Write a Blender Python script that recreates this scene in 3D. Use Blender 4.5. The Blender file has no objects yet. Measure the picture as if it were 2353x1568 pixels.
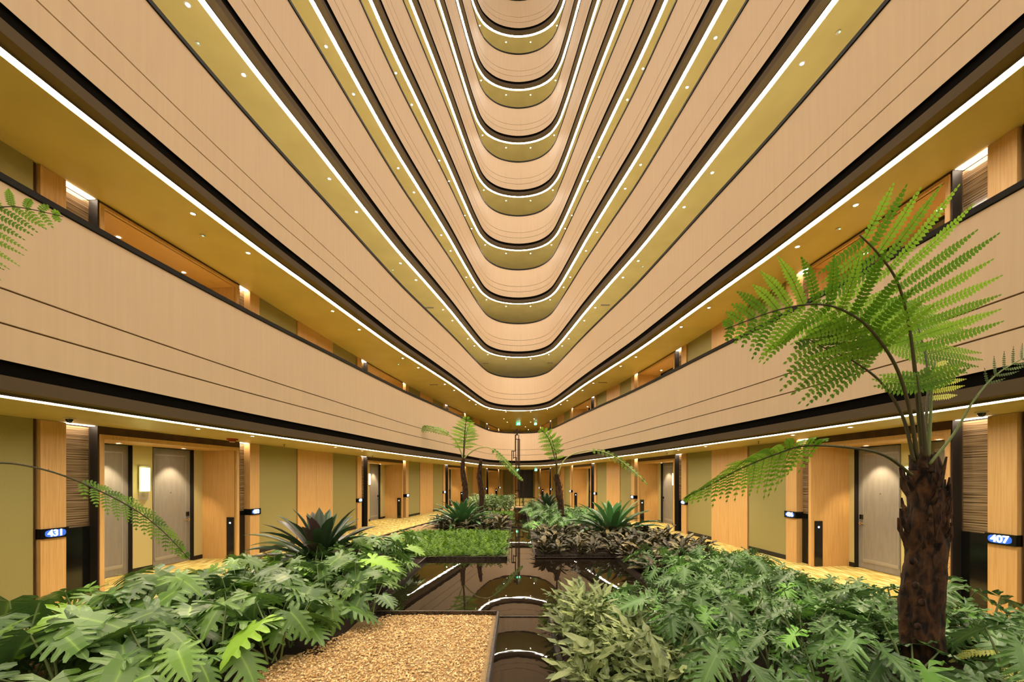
import bpy, math, random
from mathutils import Vector, Matrix, noise

random.seed(7)
SC = bpy.context.scene
COL = SC.collection
PI = math.pi
EYE = 1.787            # camera height above the corridor carpet
FPX, CX, HY = 930.0, 1191.0, 1101.0   # focal length and principal point in photo pixels (2353 x 1568)

# ------------------------------------------------------------------ camera, world, exposure
cd = bpy.data.cameras.new('camera')
cd.sensor_width = 36.0
cd.lens = FPX / 2353.0 * 36.0
cd.shift_x = -(CX - 1176.5) / 2353.0
cd.shift_y = (HY - 784.0) / 2353.0
cd.clip_start = 0.05
cd.clip_end = 200
cam = bpy.data.objects.new('camera', cd)
COL.objects.link(cam)
cam.location = (0, 0, EYE)
cam.rotation_euler = (PI / 2, 0, 0)
SC.camera = cam
w = bpy.data.worlds.new('world')
SC.world = w
w.use_nodes = True
bg = w.node_tree.nodes['Background']
bg.inputs[0].default_value = (1.0, 0.88, 0.72, 1)
bg.inputs[1].default_value = 0.15
vs = SC.view_settings
vs.view_transform = 'Standard'
vs.look = 'None'
vs.gamma = 1.0
vs.exposure = 1.41
try:
    vs.use_curve_mapping = False
except Exception:
    pass
SC.cycles.max_bounces = 4
SC.cycles.diffuse_bounces = 3
SC.cycles.glossy_bounces = 2
SC.cycles.use_adaptive_sampling = True
SC.cycles.adaptive_threshold = 0.06
SC.cycles.adaptive_min_samples = 16
SC.cycles.transmission_bounces = 3
SC.cycles.transparent_max_bounces = 6
SC.cycles.sample_clamp_indirect = 4.0
SC.cycles.caustics_reflective = False
SC.cycles.caustics_refractive = False

LED_COL = (1.0, 0.89, 0.75)
LED_POWER = 17.0
SPOT_COL = (1.0, 0.78, 0.50)


# ------------------------------------------------------------------ materials
def mat(name, base=(.5, .5, .5), rough=.6, metal=0., emis=None, estr=0., spec=.5, sample=True):
    m = bpy.data.materials.new(name)
    m.use_nodes = True
    b = m.node_tree.nodes['Principled BSDF']
    b.inputs['Base Color'].default_value = (*base, 1)
    b.inputs['Roughness'].default_value = rough
    b.inputs['Metallic'].default_value = metal
    b.inputs['Specular IOR Level'].default_value = spec
    if emis:
        b.inputs['Emission Color'].default_value = (*emis, 1)
        b.inputs['Emission Strength'].default_value = estr
        if not sample:
            m.cycles.emission_sampling = 'NONE'
    return m


def nd(m, t, **kw):
    n = m.node_tree.nodes.new(t)
    for k, v in kw.items():
        setattr(n, k, v)
    return n


def lk(m, a, b):
    m.node_tree.links.new(a, b)


def textured(name, c1, c2, scale=(4, 4, 4), nscale=3.0, detail=4, rough=.6, bump=0., ramp=(.35, .65), metal=0., spec=.4,
             dist=0.0):
    """two colours mixed by stretched noise in object space, optional bump"""
    m = mat(name, c1, rough, metal, spec=spec)
    b = m.node_tree.nodes['Principled BSDF']
    tc = nd(m, 'ShaderNodeTexCoord')
    mp = nd(m, 'ShaderNodeMapping')
    mp.inputs['Scale'].default_value = scale
    nz = nd(m, 'ShaderNodeTexNoise')
    nz.inputs['Scale'].default_value = nscale
    nz.inputs['Detail'].default_value = detail
    nz.inputs['Distortion'].default_value = dist
    rp = nd(m, 'ShaderNodeValToRGB')
    rp.color_ramp.elements[0].position = ramp[0]
    rp.color_ramp.elements[1].position = ramp[1]
    rp.color_ramp.elements[0].color = (*c1, 1)
    rp.color_ramp.elements[1].color = (*c2, 1)
    lk(m, tc.outputs['Object'], mp.inputs[0])
    lk(m, mp.outputs[0], nz.inputs['Vector'])
    lk(m, nz.outputs[0], rp.inputs[0])
    lk(m, rp.outputs[0], b.inputs['Base Color'])
    if bump:
        bp = nd(m, 'ShaderNodeBump')
        bp.inputs['Strength'].default_value = bump
        bp.inputs['Distance'].default_value = .02
        lk(m, nz.outputs[0], bp.inputs['Height'])
        lk(m, bp.outputs[0], b.inputs['Normal'])
    return m


M = {}
M['veneer'] = textured('pale_veneer', (.735, .56, .385), (.79, .61, .43), (7, 7, .3), 2.2, 5, .55, ramp=(.2, .8))
M['veneer_end'] = M['veneer']
M['groove'] = mat('groove_brown', (.10, .05, .012), .7)
M['fascia_shade'] = mat('fascia_shade_black', (.004, .003, .002), .8, spec=.05)  # shade of the unlit upper fascia, put into the colour
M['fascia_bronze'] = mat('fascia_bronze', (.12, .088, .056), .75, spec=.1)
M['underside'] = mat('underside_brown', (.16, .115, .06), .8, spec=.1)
M['black_metal'] = mat('black_metal', (.006, .005, .004), .45, spec=.2)
M['glint_and_bead'] = mat('rail_glint_and_bead', (.5, .38, .24), .25, .9)  # painted reflection along the handrail; also the bead of the glass panels
M['soffit'] = textured('olive_gold_soffit', (.53, .43, .155), (.58, .475, .175), (1, 1, 1), 1.2, 2, .45, spec=.3)
M['led'] = mat('led_strip', (.8, .8, .8), .5, emis=LED_COL, estr=LED_POWER)
M['led_far'] = M['led']
M['lamp_disc'] = mat('lamp_disc', (.8, .8, .8), .5, emis=(1, .86, .66), estr=26, sample=False)
M['lamp_ring'] = mat('lamp_ring', (.75, .7, .6), .35)
M['green_wall'] = textured('olive_wallcovering', (.29, .25, .085), (.34, .295, .11), (30, 30, 30), 6, 3, .8, bump=.08)
M['cream_wall'] = textured('cream_wallcovering', (.52, .45, .20), (.58, .50, .24), (30, 30, 30), 6, 3, .8, bump=.08)
M['wood'] = textured('honey_oak', (.57, .33, .11), (.68, .43, .17), (22, 22, .8), 2.5, 4, .5, ramp=(.3, .7))
M['wood_dark'] = textured('dark_brown_header', (.05, .022, .008), (.075, .034, .012), (3, 3, 1), 2, 3, .5)
M['door_grey'] = textured('grey_door_leather', (.27, .25, .22), (.31, .285, .25), (6, 6, 1), 3, 3, .5)
M['door_trim'] = mat('door_trim', (.42, .40, .36), .35, .3)
M['black_gloss'] = mat('black_gloss', (.006, .006, .006), .12, spec=.6)
M['black'] = mat('black_matt', (.008, .006, .004), .6)
M['chrome'] = mat('chrome', (.75, .73, .7), .15, 1.)
M['blue_light'] = mat('blue_light', (.2, .4, 1), .5, emis=(.45, .65, 1.0), estr=9, sample=False)
M['digit'] = mat('digit_light', (.8, .9, 1), .5, emis=(.62, .80, 1.0), estr=3, sample=False)
M['digit_halo'] = mat('digit_halo', (.02, .05, .2), .4, emis=(.04, .20, .9), estr=.28, sample=False)
M['sconce_glass'] = mat('sconce_glass', (1, 1, .8), .5, emis=(.95, 1.0, .38), estr=2.2)
M['sconce_metal'] = mat('sconce_metal', (.55, .5, .36), .35, .6)
M['slot_light'] = mat('slot_light', (1, .9, .8), .5, emis=(1, .80, .62), estr=6)
M['exit_green'] = mat('exit_green', (.02, .5, .2), .5, emis=(.02, .95, .35), estr=.7, sample=False)
M['exit_white'] = mat('exit_white', (.9, 1, .95), .5, emis=(.8, 1, .9), estr=2.0, sample=False)
M['green_dot'] = mat('green_dot', (.1, 1, .4), .5, emis=(.1, 1, .4), estr=4, sample=False)
M['red'] = mat('alarm_red', (.30, .03, .01), .5)
M['white_plastic'] = mat('white_plastic', (.6, .52, .38), .5)
M['vent'] = mat('vent_grey', (.12, .10, .05), .5)
M['kerb'] = mat('kerb_dark', (.06, .045, .03), .4)
M['rim'] = textured('rim_steel', (.02, .015, .011), (.10, .075, .055), (8, 8, 8), 4, 4, .3, metal=.5)
M['soil'] = textured('dark_soil', (.012, .006, .003), (.05, .024, .012), (14, 14, 14), 5, 6, .9, bump=.9)
M['gravel_bed'] = textured('gravel_bed', (.30, .17, .06), (.78, .56, .28), (60, 60, 60), 3, 3, .8, bump=.9)
M['pool_floor'] = textured('pool_floor', (.02, .012, .006), (.05, .03, .012), (8, 8, 8), 3, 4, .8)
M['bronze_rod'] = mat('bronze_rod', (.035, .016, .007), .4, .6)
M['dark_curtain'] = textured('dark_lift_panel', (.012, .010, .010), (.05, .045, .045), (5, 5, .1), 3, 2, .3)
M['plaster'] = mat('upper_wall_olive', (.34, .28, .12), .8)
M['roof'] = mat('roof_beige', (.5, .4, .28), .8)

# water
mw = mat('still_water', (.012, .008, .005), .015, spec=.5)
b = mw.node_tree.nodes['Principled BSDF']
b.inputs['IOR'].default_value = 1.36
nz = nd(mw, 'ShaderNodeTexNoise')
nz.inputs['Scale'].default_value = 5
nz.inputs['Detail'].default_value = 2
tc = nd(mw, 'ShaderNodeTexCoord')
bp = nd(mw, 'ShaderNodeBump')
bp.inputs['Strength'].default_value = .012
bp.inputs['Distance'].default_value = .02
lk(mw, tc.outputs['Object'], nz.inputs['Vector'])
lk(mw, nz.outputs[0], bp.inputs['Height'])
lk(mw, bp.outputs[0], b.inputs['Normal'])
M['water'] = mw

# carpet: gold with paler broken stripes
mc = mat('gold_carpet', (.45, .32, .09), .95, spec=.1)
b = mc.node_tree.nodes['Principled BSDF']
tc = nd(mc, 'ShaderNodeTexCoord')
mp = nd(mc, 'ShaderNodeMapping')
mp.inputs['Rotation'].default_value = (0, 0, .5)
mp.inputs['Scale'].default_value = (5, .7, 1)
wv = nd(mc, 'ShaderNodeTexNoise')
wv.inputs['Scale'].default_value = 4.5
wv.inputs['Detail'].default_value = 3
rp = nd(mc, 'ShaderNodeValToRGB')
rp.color_ramp.elements[0].position = .42
rp.color_ramp.elements[1].position = .62
rp.color_ramp.elements[0].color = (.40, .28, .07, 1)
rp.color_ramp.elements[1].color = (.80, .70, .32, 1)
e = rp.color_ramp.elements.new(.5)
e.color = (.52, .39, .11, 1)
lk(mc, tc.outputs['Object'], mp.inputs[0])
lk(mc, mp.outputs[0], wv.inputs['Vector'])
lk(mc, wv.outputs[0], rp.inputs[0])
lk(mc, rp.outputs[0], b.inputs['Base Color'])
M['carpet'] = mc

# reeded glass: dark brown with fine pale horizontal streaks
mg = mat('streaked_glass', (.2, .13, .07), .12, spec=.6)
b = mg.node_tree.nodes['Principled BSDF']
tc = nd(mg, 'ShaderNodeTexCoord')
mp = nd(mg, 'ShaderNodeMapping')
mp.inputs['Scale'].default_value = (.3, .3, 26)
wv = nd(mg, 'ShaderNodeTexNoise')
wv.inputs['Scale'].default_value = 2.2
wv.inputs['Detail'].default_value = 3
rp = nd(mg, 'ShaderNodeValToRGB')
rp.color_ramp.elements[0].position = .40
rp.color_ramp.elements[1].position = .60
rp.color_ramp.elements[0].color = (.05, .028, .012, 1)
rp.color_ramp.elements[1].color = (.42, .30, .17, 1)
lk(mg, tc.outputs['Object'], mp.inputs[0])
lk(mg, mp.outputs[0], wv.inputs['Vector'])
lk(mg, wv.outputs[0], rp.inputs[0])
lk(mg, rp.outputs[0], b.inputs['Base Color'])
M['streak_glass'] = mg


def leafmat(name, c_a, c_b, rough=.38, trans=.25, tcol=None, vary=.35):
    """leaf colour from the per-leaf tint attribute (0 = c_a, 1 = c_b) with a little object variation"""
    m = mat(name, c_a, rough, spec=.45)
    nt = m.node_tree
    b = nt.nodes['Principled BSDF']
    out = nt.nodes['Material Output']
    at = nd(m, 'ShaderNodeAttribute')
    at.attribute_name = 'tint'
    mx = nd(m, 'ShaderNodeMix', data_type='RGBA')
    mx.inputs[6].default_value = (*c_a, 1)
    mx.inputs[7].default_value = (*c_b, 1)
    lk(m, at.outputs['Fac'], mx.inputs[0])
    oi = nd(m, 'ShaderNodeObjectInfo')
    mr = nd(m, 'ShaderNodeMapRange')
    mr.inputs[3].default_value = 1 - vary
    mr.inputs[4].default_value = 1 + vary
    lk(m, oi.outputs['Random'], mr.inputs[0])
    ve = nd(m, 'ShaderNodeAttribute')
    ve.attribute_name = 'vein'
    pw_ = nd(m, 'ShaderNodeMath', operation='POWER')
    lk(m, ve.outputs['Fac'], pw_.inputs[0])
    pw_.inputs[1].default_value = 9.0
    ml = nd(m, 'ShaderNodeMath', operation='MULTIPLY')
    lk(m, pw_.outputs[0], ml.inputs[0])
    ml.inputs[1].default_value = .75
    mv = nd(m, 'ShaderNodeMix', data_type='RGBA')
    lk(m, ml.outputs[0], mv.inputs[0])
    lk(m, mx.outputs[2], mv.inputs[6])
    mv.inputs[7].default_value = (c_b[0] * .75 + .08, c_b[1] * .75 + .08, c_b[2] * .75 + .06, 1)
    hs = nd(m, 'ShaderNodeHueSaturation')
    lk(m, mr.outputs[0], hs.inputs['Value'])
    lk(m, mv.outputs[2], hs.inputs['Color'])
    lk(m, hs.outputs[0], b.inputs['Base Color'])
    tr = nd(m, 'ShaderNodeBsdfTranslucent')
    if tcol:
        tr.inputs[0].default_value = (*tcol, 1)
    else:
        lk(m, hs.outputs[0], tr.inputs[0])
    ms = nd(m, 'ShaderNodeMixShader')
    ms.inputs[0].default_value = trans
    lk(m, b.outputs[0], ms.inputs[1])
    lk(m, tr.outputs[0], ms.inputs[2])
    lk(m, ms.outputs[0], out.inputs['Surface'])
    return m


M['monstera'] = leafmat('monstera_leaf', (.072, .152, .044), (.28, .54, .03), .30, .15)
M['philo'] = leafmat('philodendron_leaf', (.075, .155, .048), (.20, .46, .07), .30, .15)
M['cal_light'] = leafmat('lance_leaf_pale', (.12, .17, .05), (.42, .49, .19), .4, .15)
M['cal_dark'] = leafmat('lance_leaf_dark', (.010, .013, .005), (.26, .21, .08), .45, .06)
M['brom'] = leafmat('bromeliad_leaf', (.025, .075, .025), (.09, .05, .05), .3, .12)
M['brom_bright'] = leafmat('bromeliad_leaf_bright', (.045, .17, .04), (.22, .30, .15), .25, .15)
M['fern'] = leafmat('fern_leaf', (.07, .19, .008), (.26, .48, .035), .5, .4)
M['fern_yellow'] = leafmat('fern_leaf_yellow', (.55, .62, .10), (.85, .85, .3), .5, .35)  # yellow light painted into the low fern's colour; also a young frond
M['ground'] = leafmat('groundcover_leaf', (.04, .15, .008), (.30, .52, .04), .5, .25)
M['shrub'] = leafmat('shrub_leaf', (.06, .13, .03), (.32, .44, .16), .45, .2)
M['stem'] = mat('green_stem', (.16, .22, .07), .5)
M['stem_dark'] = mat('dark_stem', (.06, .045, .02), .6)
M['rachis'] = mat('fern_rachis', (.05, .045, .012), .6)
M['rachis_pale'] = mat('fern_rachis_pale', (.42, .45, .16), .6)
M['trunk'] = textured('fibrous_trunk', (.007, .003, .001), (.105, .046, .016), (7, 7, 3), 3, 9, .95, bump=1.0, ramp=(.38, .75), dist=.6)
M['pebble'] = None


# pebble material (per pebble tint)
mpb = mat('pebble', (.5, .3, .1), .55)
b = mpb.node_tree.nodes['Principled BSDF']
at = nd(mpb, 'ShaderNodeAttribute')
at.attribute_name = 'tint'
rp = nd(mpb, 'ShaderNodeValToRGB')
rp.color_ramp.elements[0].position = 0
rp.color_ramp.elements[1].position = 1
rp.color_ramp.elements[0].color = (.34, .17, .045, 1)
rp.color_ramp.elements[1].color = (.95, .72, .38, 1)
e = rp.color_ramp.elements.new(.5)
e.color = (.70, .45, .17, 1)
lk(mpb, at.outputs['Fac'], rp.inputs[0])
lk(mpb, rp.outputs[0], b.inputs['Base Color'])
M['pebble'] = mpb


# ------------------------------------------------------------------ mesh helpers
class MB:
    def __init__(s):
        s.v = []
        s.f = []
        s.m = []
        s.t = []          # tint per vertex
        s.tint = 0.0
        s.vein = 0.0
        s.n = []

    def pt(s, p):
        s.v.append(tuple(p))
        s.t.append(s.tint)
        s.n.append(s.vein)
        return len(s.v) - 1

    def face(s, idx, mi=0):
        s.f.append(tuple(idx))
        s.m.append(mi)

    def poly(s, pts, mi=0):
        s.face([s.pt(p) for p in pts], mi)

    def box(s, lo, hi, mi=0, mtx=None):
        c = [(x, y, z) for z in (lo[2], hi[2]) for y in (lo[1], hi[1]) for x in (lo[0], hi[0])]
        if mtx is not None:
            c = [tuple(mtx @ Vector(q)) for q in c]
        i = [s.pt(q) for q in c]
        for q in ((0, 2, 3, 1), (4, 5, 7, 6), (0, 1, 5, 4), (2, 6, 7, 3), (0, 4, 6, 2), (1, 3, 7, 5)):
            s.face([i[k] for k in q], mi)

    def grid(s, rows, mi=0, closed=False):
        idx = [[s.pt(p) for p in r] for r in rows]
        for a, b_ in zip(idx, idx[1:]):
            n = len(a)
            for k in range(n if closed else n - 1):
                s.face((a[k], a[(k + 1) % n], b_[(k + 1) % n], b_[k]), mi)
        return idx

    def tube(s, path, r0, r1=None, n=6, mi=0, caps=True):
        r1 = r0 if r1 is None else r1
        path = [Vector(p) for p in path]
        rows = []
        L = len(path)
        up = Vector((0, 0, 1))
        prev = None
        for i, p in enumerate(path):
            t = (path[min(i + 1, L - 1)] - path[max(i - 1, 0)])
            if t.length < 1e-9:
                t = Vector((0, 0, 1))
            t.normalize()
            if prev is None:
                a = t.cross(up if abs(t.z) < .9 else Vector((1, 0, 0))).normalized()
            else:
                a = (prev - t * prev.dot(t))
                a = a.normalized() if a.length > 1e-6 else prev
            prev = a
            b_ = t.cross(a)
            r = r0 + (r1 - r0) * i / max(1, L - 1)
            rows.append([p + (a * math.cos(2 * PI * k / n) + b_ * math.sin(2 * PI * k / n)) * r for k in range(n)])
        idx = s.grid(rows, mi, True)
        if caps:
            s.face(idx[0][::-1], mi)
            s.face(idx[-1], mi)

    def disc(s, c, r, n=12, up=False, mi=0):
        a = [s.pt((c[0] + r * math.cos(2 * PI * k / n), c[1] + r * math.sin(2 * PI * k / n), c[2])) for k in range(n)]
        s.face(a if up else a[::-1], mi)

    def cyl(s, c, r, z0, z1, n=12, mi=0):
        rows = [[(c[0] + r * math.cos(2 * PI * k / n), c[1] + r * math.sin(2 * PI * k / n), z) for k in range(n)] for z in (z0, z1)]
        i = s.grid(rows, mi, True)
        s.face(i[0][::-1], mi)
        s.face(i[1], mi)

    def build(s, name, mats, parent=None, smooth=False, origin=(0, 0, 0), tint=False):
        me = bpy.data.meshes.new(name)
        ox, oy, oz = origin
        me.from_pydata([(x - ox, y - oy, z - oz) for x, y, z in s.v], [], s.f)
        if not isinstance(mats, (list, tuple)):
            mats = [mats]
        for m in mats:
            me.materials.append(m)
        me.polygons.foreach_set('material_index', s.m)
        if smooth:
            me.polygons.foreach_set('use_smooth', [True] * len(s.f))
        if tint:
            a = me.attributes.new('tint', 'FLOAT', 'POINT')
            a.data.foreach_set('value', s.t)
            if any(s.n):
                a = me.attributes.new('vein', 'FLOAT', 'POINT')
                a.data.foreach_set('value', s.n)
        me.update()
        o = bpy.data.objects.new(name, me)
        COL.objects.link(o)
        if parent is not None:
            o.parent = parent
        else:
            o.location = origin
        return o


def tag(o, label=None, cat=None, group=None, kind=None):
    if label:
        o['label'] = label
    if cat:
        o['category'] = cat
    if group:
        o['group'] = group
    if kind:
        o['kind'] = kind
    return o


def thing(name, label, cat, loc=(0, 0, 0), group=None, kind=None, rz=0.0):
    o = bpy.data.objects.new(name, None)
    o.empty_display_size = .1
    COL.objects.link(o)
    o.location = loc
    o.rotation_euler = (0, 0, rz)
    tag(o, label, cat, group, kind)
    return o


KIDS = {}


def copy_tree(o, parent=None):
    c = o.copy()
    COL.objects.link(c)
    if parent is not None:
        c.parent = parent
    for ch in list(o.children):
        copy_tree(ch, c)
    return c


def at(x, y, d):
    """world point seen at photo pixel (x, y) at depth d"""
    return Vector(((x - CX) * d / FPX, d, EYE + (HY - y) * d / FPX))


# ------------------------------------------------------------------ plan curves
def smooth_curve(pts, n=24):
    out = []
    P = [(2 * pts[0][0] - pts[1][0], 2 * pts[0][1] - pts[1][1])] + pts + [(2 * pts[-1][0] - pts[-2][0], 2 * pts[-1][1] - pts[-2][1])]
    for i in range(1, len(P) - 2):
        p0, p1, p2, p3 = P[i - 1:i + 3]
        for j in range(n):
            t = j / n
            out.append(tuple(.5 * ((2 * p1[k]) + (-p0[k] + p2[k]) * t + (2 * p0[k] - 5 * p1[k] + 4 * p2[k] - p3[k]) * t * t
                                   + (-p0[k] + 3 * p1[k] - 3 * p2[k] + p3[k]) * t ** 3) for k in (0, 1)))
    out.append(pts[-1])
    return out


class Curve:
    def __init__(s, pts, side=1):
        s.p = smooth_curve(pts)
        s.side = side       # +1: outward normal is (-ty, tx); -1: (ty, -tx)
        s.s = [0.0]
        for a, b_ in zip(s.p, s.p[1:]):
            s.s.append(s.s[-1] + math.dist(a, b_))

    def at(s, t, u=0.0):
        ss = s.s
        lo, hi = 0, len(ss) - 1
        t = max(ss[0], min(ss[-1], t))
        while hi - lo > 1:
            m = (lo + hi) // 2
            if ss[m] <= t:
                lo = m
            else:
                hi = m
        k = (t - ss[lo]) / max(1e-9, ss[hi] - ss[lo])
        a, b_ = s.p[lo], s.p[hi]
        x = a[0] + (b_[0] - a[0]) * k
        y = a[1] + (b_[1] - a[1]) * k
        # tangent blended between neighbouring segments
        i0, i1 = max(0, lo - 1), min(len(s.p) - 1, hi + 1)
        tx, ty = s.p[i1][0] - s.p[i0][0], s.p[i1][1] - s.p[i0][1]
        l = math.hypot(tx, ty)
        tx /= l
        ty /= l
        if s.side > 0:
            nx, ny = -ty, tx
        else:
            nx, ny = ty, -tx
        return x + nx * u, y + ny * u, tx, ty, nx, ny


WL = Curve([(-6.75, -2), (-6.78, 2), (-6.68, 5.5), (-6.3, 9.2), (-5.78, 14.5), (-5.2, 18.8), (-4.35, 23.6), (-2.6, 31.5), (-1.3, 37.5)], 1)
WR = Curve([(6.35, -2), (6.35, 2), (6.2, 5.4), (5.97, 8.5), (5.42, 13.6), (4.75, 18), (4.0, 21.6), (2.43, 30.5), (1.35, 37.5)], -1)
half = [(-4.2, -12), (-4.75, -8), (-5.1, -4), (-5.25, -1), (-5.28, 2), (-5.22, 4.2), (-5.08, 6), (-4.88, 7.8), (-4.63, 9.5), (-4.28, 12), (-3.98, 13.9), (-3.5, 16.3),
        (-3.02, 18.8), (-2.6, 21.3), (-2.22, 23.4), (-1.85, 24.75), (-1.1, 25.75), (0, 26.1)]
RING = Curve(half + [(-x, y) for x, y in half[:-1][::-1]], 1)
RL = RING.s[-1]


def ring_ts():
    t = 0.0
    out = []
    while t < RL:
        out.append(t)
        y = RING.at(t)[1]
        t += .22 if y > 22.5 else .6
    out.append(RL)
    return out


RTS = ring_ts()


def ring_x(x, k):
    return x + math.copysign(min(1.0, abs(x) / 1.5), x) * .085 * k


def ring_pt(t, u, z, k):
    x, y = RING.at(t, u)[:2]
    return (ring_x(x, k), y, z)


def half_width(d, inset=0.0):
    """planter half width at depth d (left, right)"""
    best = None
    for i, t in enumerate(RTS):
        x, y = RING.at(t, -inset)[:2]
        if x <= 0 and (best is None or abs(y - d) < best[0]):
            best = (abs(y - d), x)
    return -best[1]


# ------------------------------------------------------------------ levels
def soffit_z(k):
    return 2.617 + (0 if k == 0 else 3.55 + (k - 1) * 3.45)


NLEV = 11
WORDS = ['lowest', 'second', 'third', 'fourth', 'fifth', 'sixth', 'seventh', 'eighth', 'ninth', 'tenth', 'eleventh']
balconies = []
for k in range(NLEV):
    zs = soffit_z(k)
    nm = WORDS[k] if k == 0 else WORDS[k] + ' lowest'
    T = thing('balcony', 'long pale timber balcony ring with a glowing edge strip, %s of the stack' % nm, 'balcony', (0, 0, zs),
              group=None)
    balconies.append(T)
    O = (0, 0, zs)

    def strip(prof, name, m, flip=False):
        """prof: list of (u, z) points swept along the ring"""
        mb = MB()
        rows = [[ring_pt(t, u, zs + z, k) for (u, z) in prof] for t in RTS]
        mb.grid(rows)
        return mb.build(name, m, T, smooth=False, origin=O)

    zb, zt = .33, 2.07
    U = -.2
    g1, g2 = zb + .36, zb + .70
    gw = .007
    # cladding in three bands, thin grooves between them
    mb = MB()
    for z0, z1 in ((zb, g1 - gw), (g1 + gw, g2 - gw), (g2 + gw, zt)):
        rows = [[ring_pt(t, U + .02, zs + z0, k), ring_pt(t, U, zs + z0 + .003, k), ring_pt(t, U, zs + z1 - .003, k), ring_pt(t, U + .02, zs + z1, k)] for t in RTS]
        mb.grid(rows)
    mb.build('cladding', M['veneer'], T, origin=O)
    strip([(U + .018, zb + .01), (U + .018, zt)], 'groove_backing', M['groove'])
    strip([(U - .005, zt), (U - .02, zt + .008), (U - .02, zt + .075), (U + .06, zt + .08), (U + .06, zt - .5)], 'handrail', M['black_metal'])
    strip([(U - .021, zt + .071), (U - .006, zt + .081)], 'rail_glint_line', M['glint_and_bead'])  # pale strip draws the reflection on the rail's top edge
    strip([(U, zb), (U + .03, zb), (U + .03, .19), (U + .004, .185)], 'shadow_band', M['fascia_shade'])  # black band stands in for the shade on the fascia's top
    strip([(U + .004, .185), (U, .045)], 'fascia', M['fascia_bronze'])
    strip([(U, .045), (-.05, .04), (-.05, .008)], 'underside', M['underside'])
    strip([(-.048, .012), (.048, .012)], 'light_strip', M['led'])
    # soffit, out to beyond the corridor wall
    mb = MB()
    rows = []
    for t in RTS:
        x, y = RING.at(t, .048)[:2]
        xx = ring_x(x, k)
        if y > 24.3:
            o_ = (xx * 3.2, 41.0)
        else:
            o_ = (xx + math.copysign(3.4, xx), y)
        rows.append([(xx, y, zs + .03), (xx, y, zs), (o_[0], o_[1], zs)])
    mb.grid(rows)
    mb.build('soffit', M['soffit'], T, origin=O)

# balconies' walkway floor on the first upper storey
mb = MB()
rows = []
for t in RTS:
    x, y = RING.at(t, -.12)[:2]
    o_ = (x * 3.2, 41.0) if y > 24.3 else (x + math.copysign(3.4, x), y)
    rows.append([(x, y, 3.55), (o_[0], o_[1], 3.55)])
mb.grid(rows)
tag(mb.build('floor', M['carpet']), kind='structure')

# ceiling at the very top
mb = MB()
zt = soffit_z(NLEV - 1) + 2.6
mb.poly([(-9.5, -12, zt), (-9.5, 41, zt), (9.5, 41, zt), (9.5, -12, zt)])
tag(mb.build('ceiling', M['roof']), kind='structure')

# plain outer walls of the upper storeys (mostly hidden behind the parapets)
for nm, W in (('wall_left', WL), ('wall_right', WR)):
    mb = MB()
    ts = [W.s[-1] * i / 40 for i in range(41)]
    rows = [[(W.at(t, .9)[0], W.at(t, .9)[1], z) for z in (soffit_z(1) + .02, soffit_z(NLEV - 1) + 2.6)] for t in ts]
    mb.grid(rows)
    tag(mb.build(nm, M['plaster']), kind='structure')

# ------------------------------------------------------------------ corridor floor, planter kerb
mb = MB()
mb.poly([(-9, -12, 0), (9, -12, 0), (9, 41, 0), (-9, 41, 0)])
tag(mb.build('floor', M['carpet']), kind='structure')

KERB = .55
PL_END = 24.6        # the planter closes a little before the balcony's end


def planter_half(d):
    """planter half width at depth d"""
    if d >= PL_END:
        return 0.0
    return max(.3, half_width(min(d, 22.8), KERB) - max(0, d - 22.8) * .35)


_pw = {}


def pw(d):
    q = round(d, 1)
    if q not in _pw:
        _pw[q] = planter_half(q)
    return _pw[q]


kt = thing('planter_kerb', 'low dark kerb running round the long garden bed beside the corridors', 'kerb', (0, 0, 0))
mb = MB()
ds = [-3 + i * .6 for i in range(47)]
ds = [d for d in ds if d < PL_END - .1] + [PL_END - .1]
edge = [(-pw(d), d) for d in ds] + [(pw(d), d) for d in ds[::-1]]
rows = []
for i, (x, y) in enumerate(edge):
    sx = -1 if x < 0 else 1
    rows.append([(x + sx * .0, y, 0.0), (x, y, .20), (x - sx * .05, y, .20), (x - sx * .05, y, .12)])
mb.grid(rows)
mb.build('kerb_edging', M['kerb'], kt)

# ------------------------------------------------------------------ soil, water, rims
ZW, ZS = .157, .175
CL, CR = -.24, .36        # channel sides
PX0, PX1, PD0, PD1 = -1.85, 2.0, 4.8, 8.25
CH_END = 22.0


def water_span(d):
    if PD0 <= d < PD1:
        return (PX0, PX1)
    if d < CH_END:
        return (CL, CR)
    return None


def is_gravel(x, d):
    if x < CL and d < PD0:
        # left front gravel, its outer edge hidden under the monsteras
        edge_x = -2.12 + (d - 3.2) * .42
        if x > edge_x - .1:
            return True
    if x < -3.3 and d < 6.6 and x < -pw(d) + 1.0:
        return True
    if x > 2.9 and d < 5.2 and x > pw(d) - .75:
        return True
    if x < 0 and 8.9 < d < 15.8 and x < -pw(d) + .95:
        return True
    if d > 19.0 and abs(x) < .8:
        return True
    if d > 21.0:
        return True
    return False


cuts = sorted(set([-2.9 + .3 * i for i in range(92)] + [PD0, PD1, CH_END]))
cuts = [c for c in cuts if c <= PL_END - .15]
soil, grav = MB(), MB()


def zsoil(x, d):
    return ZS + .012 * noise.noise(Vector((x * 3, d * 3, 0)))


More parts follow.
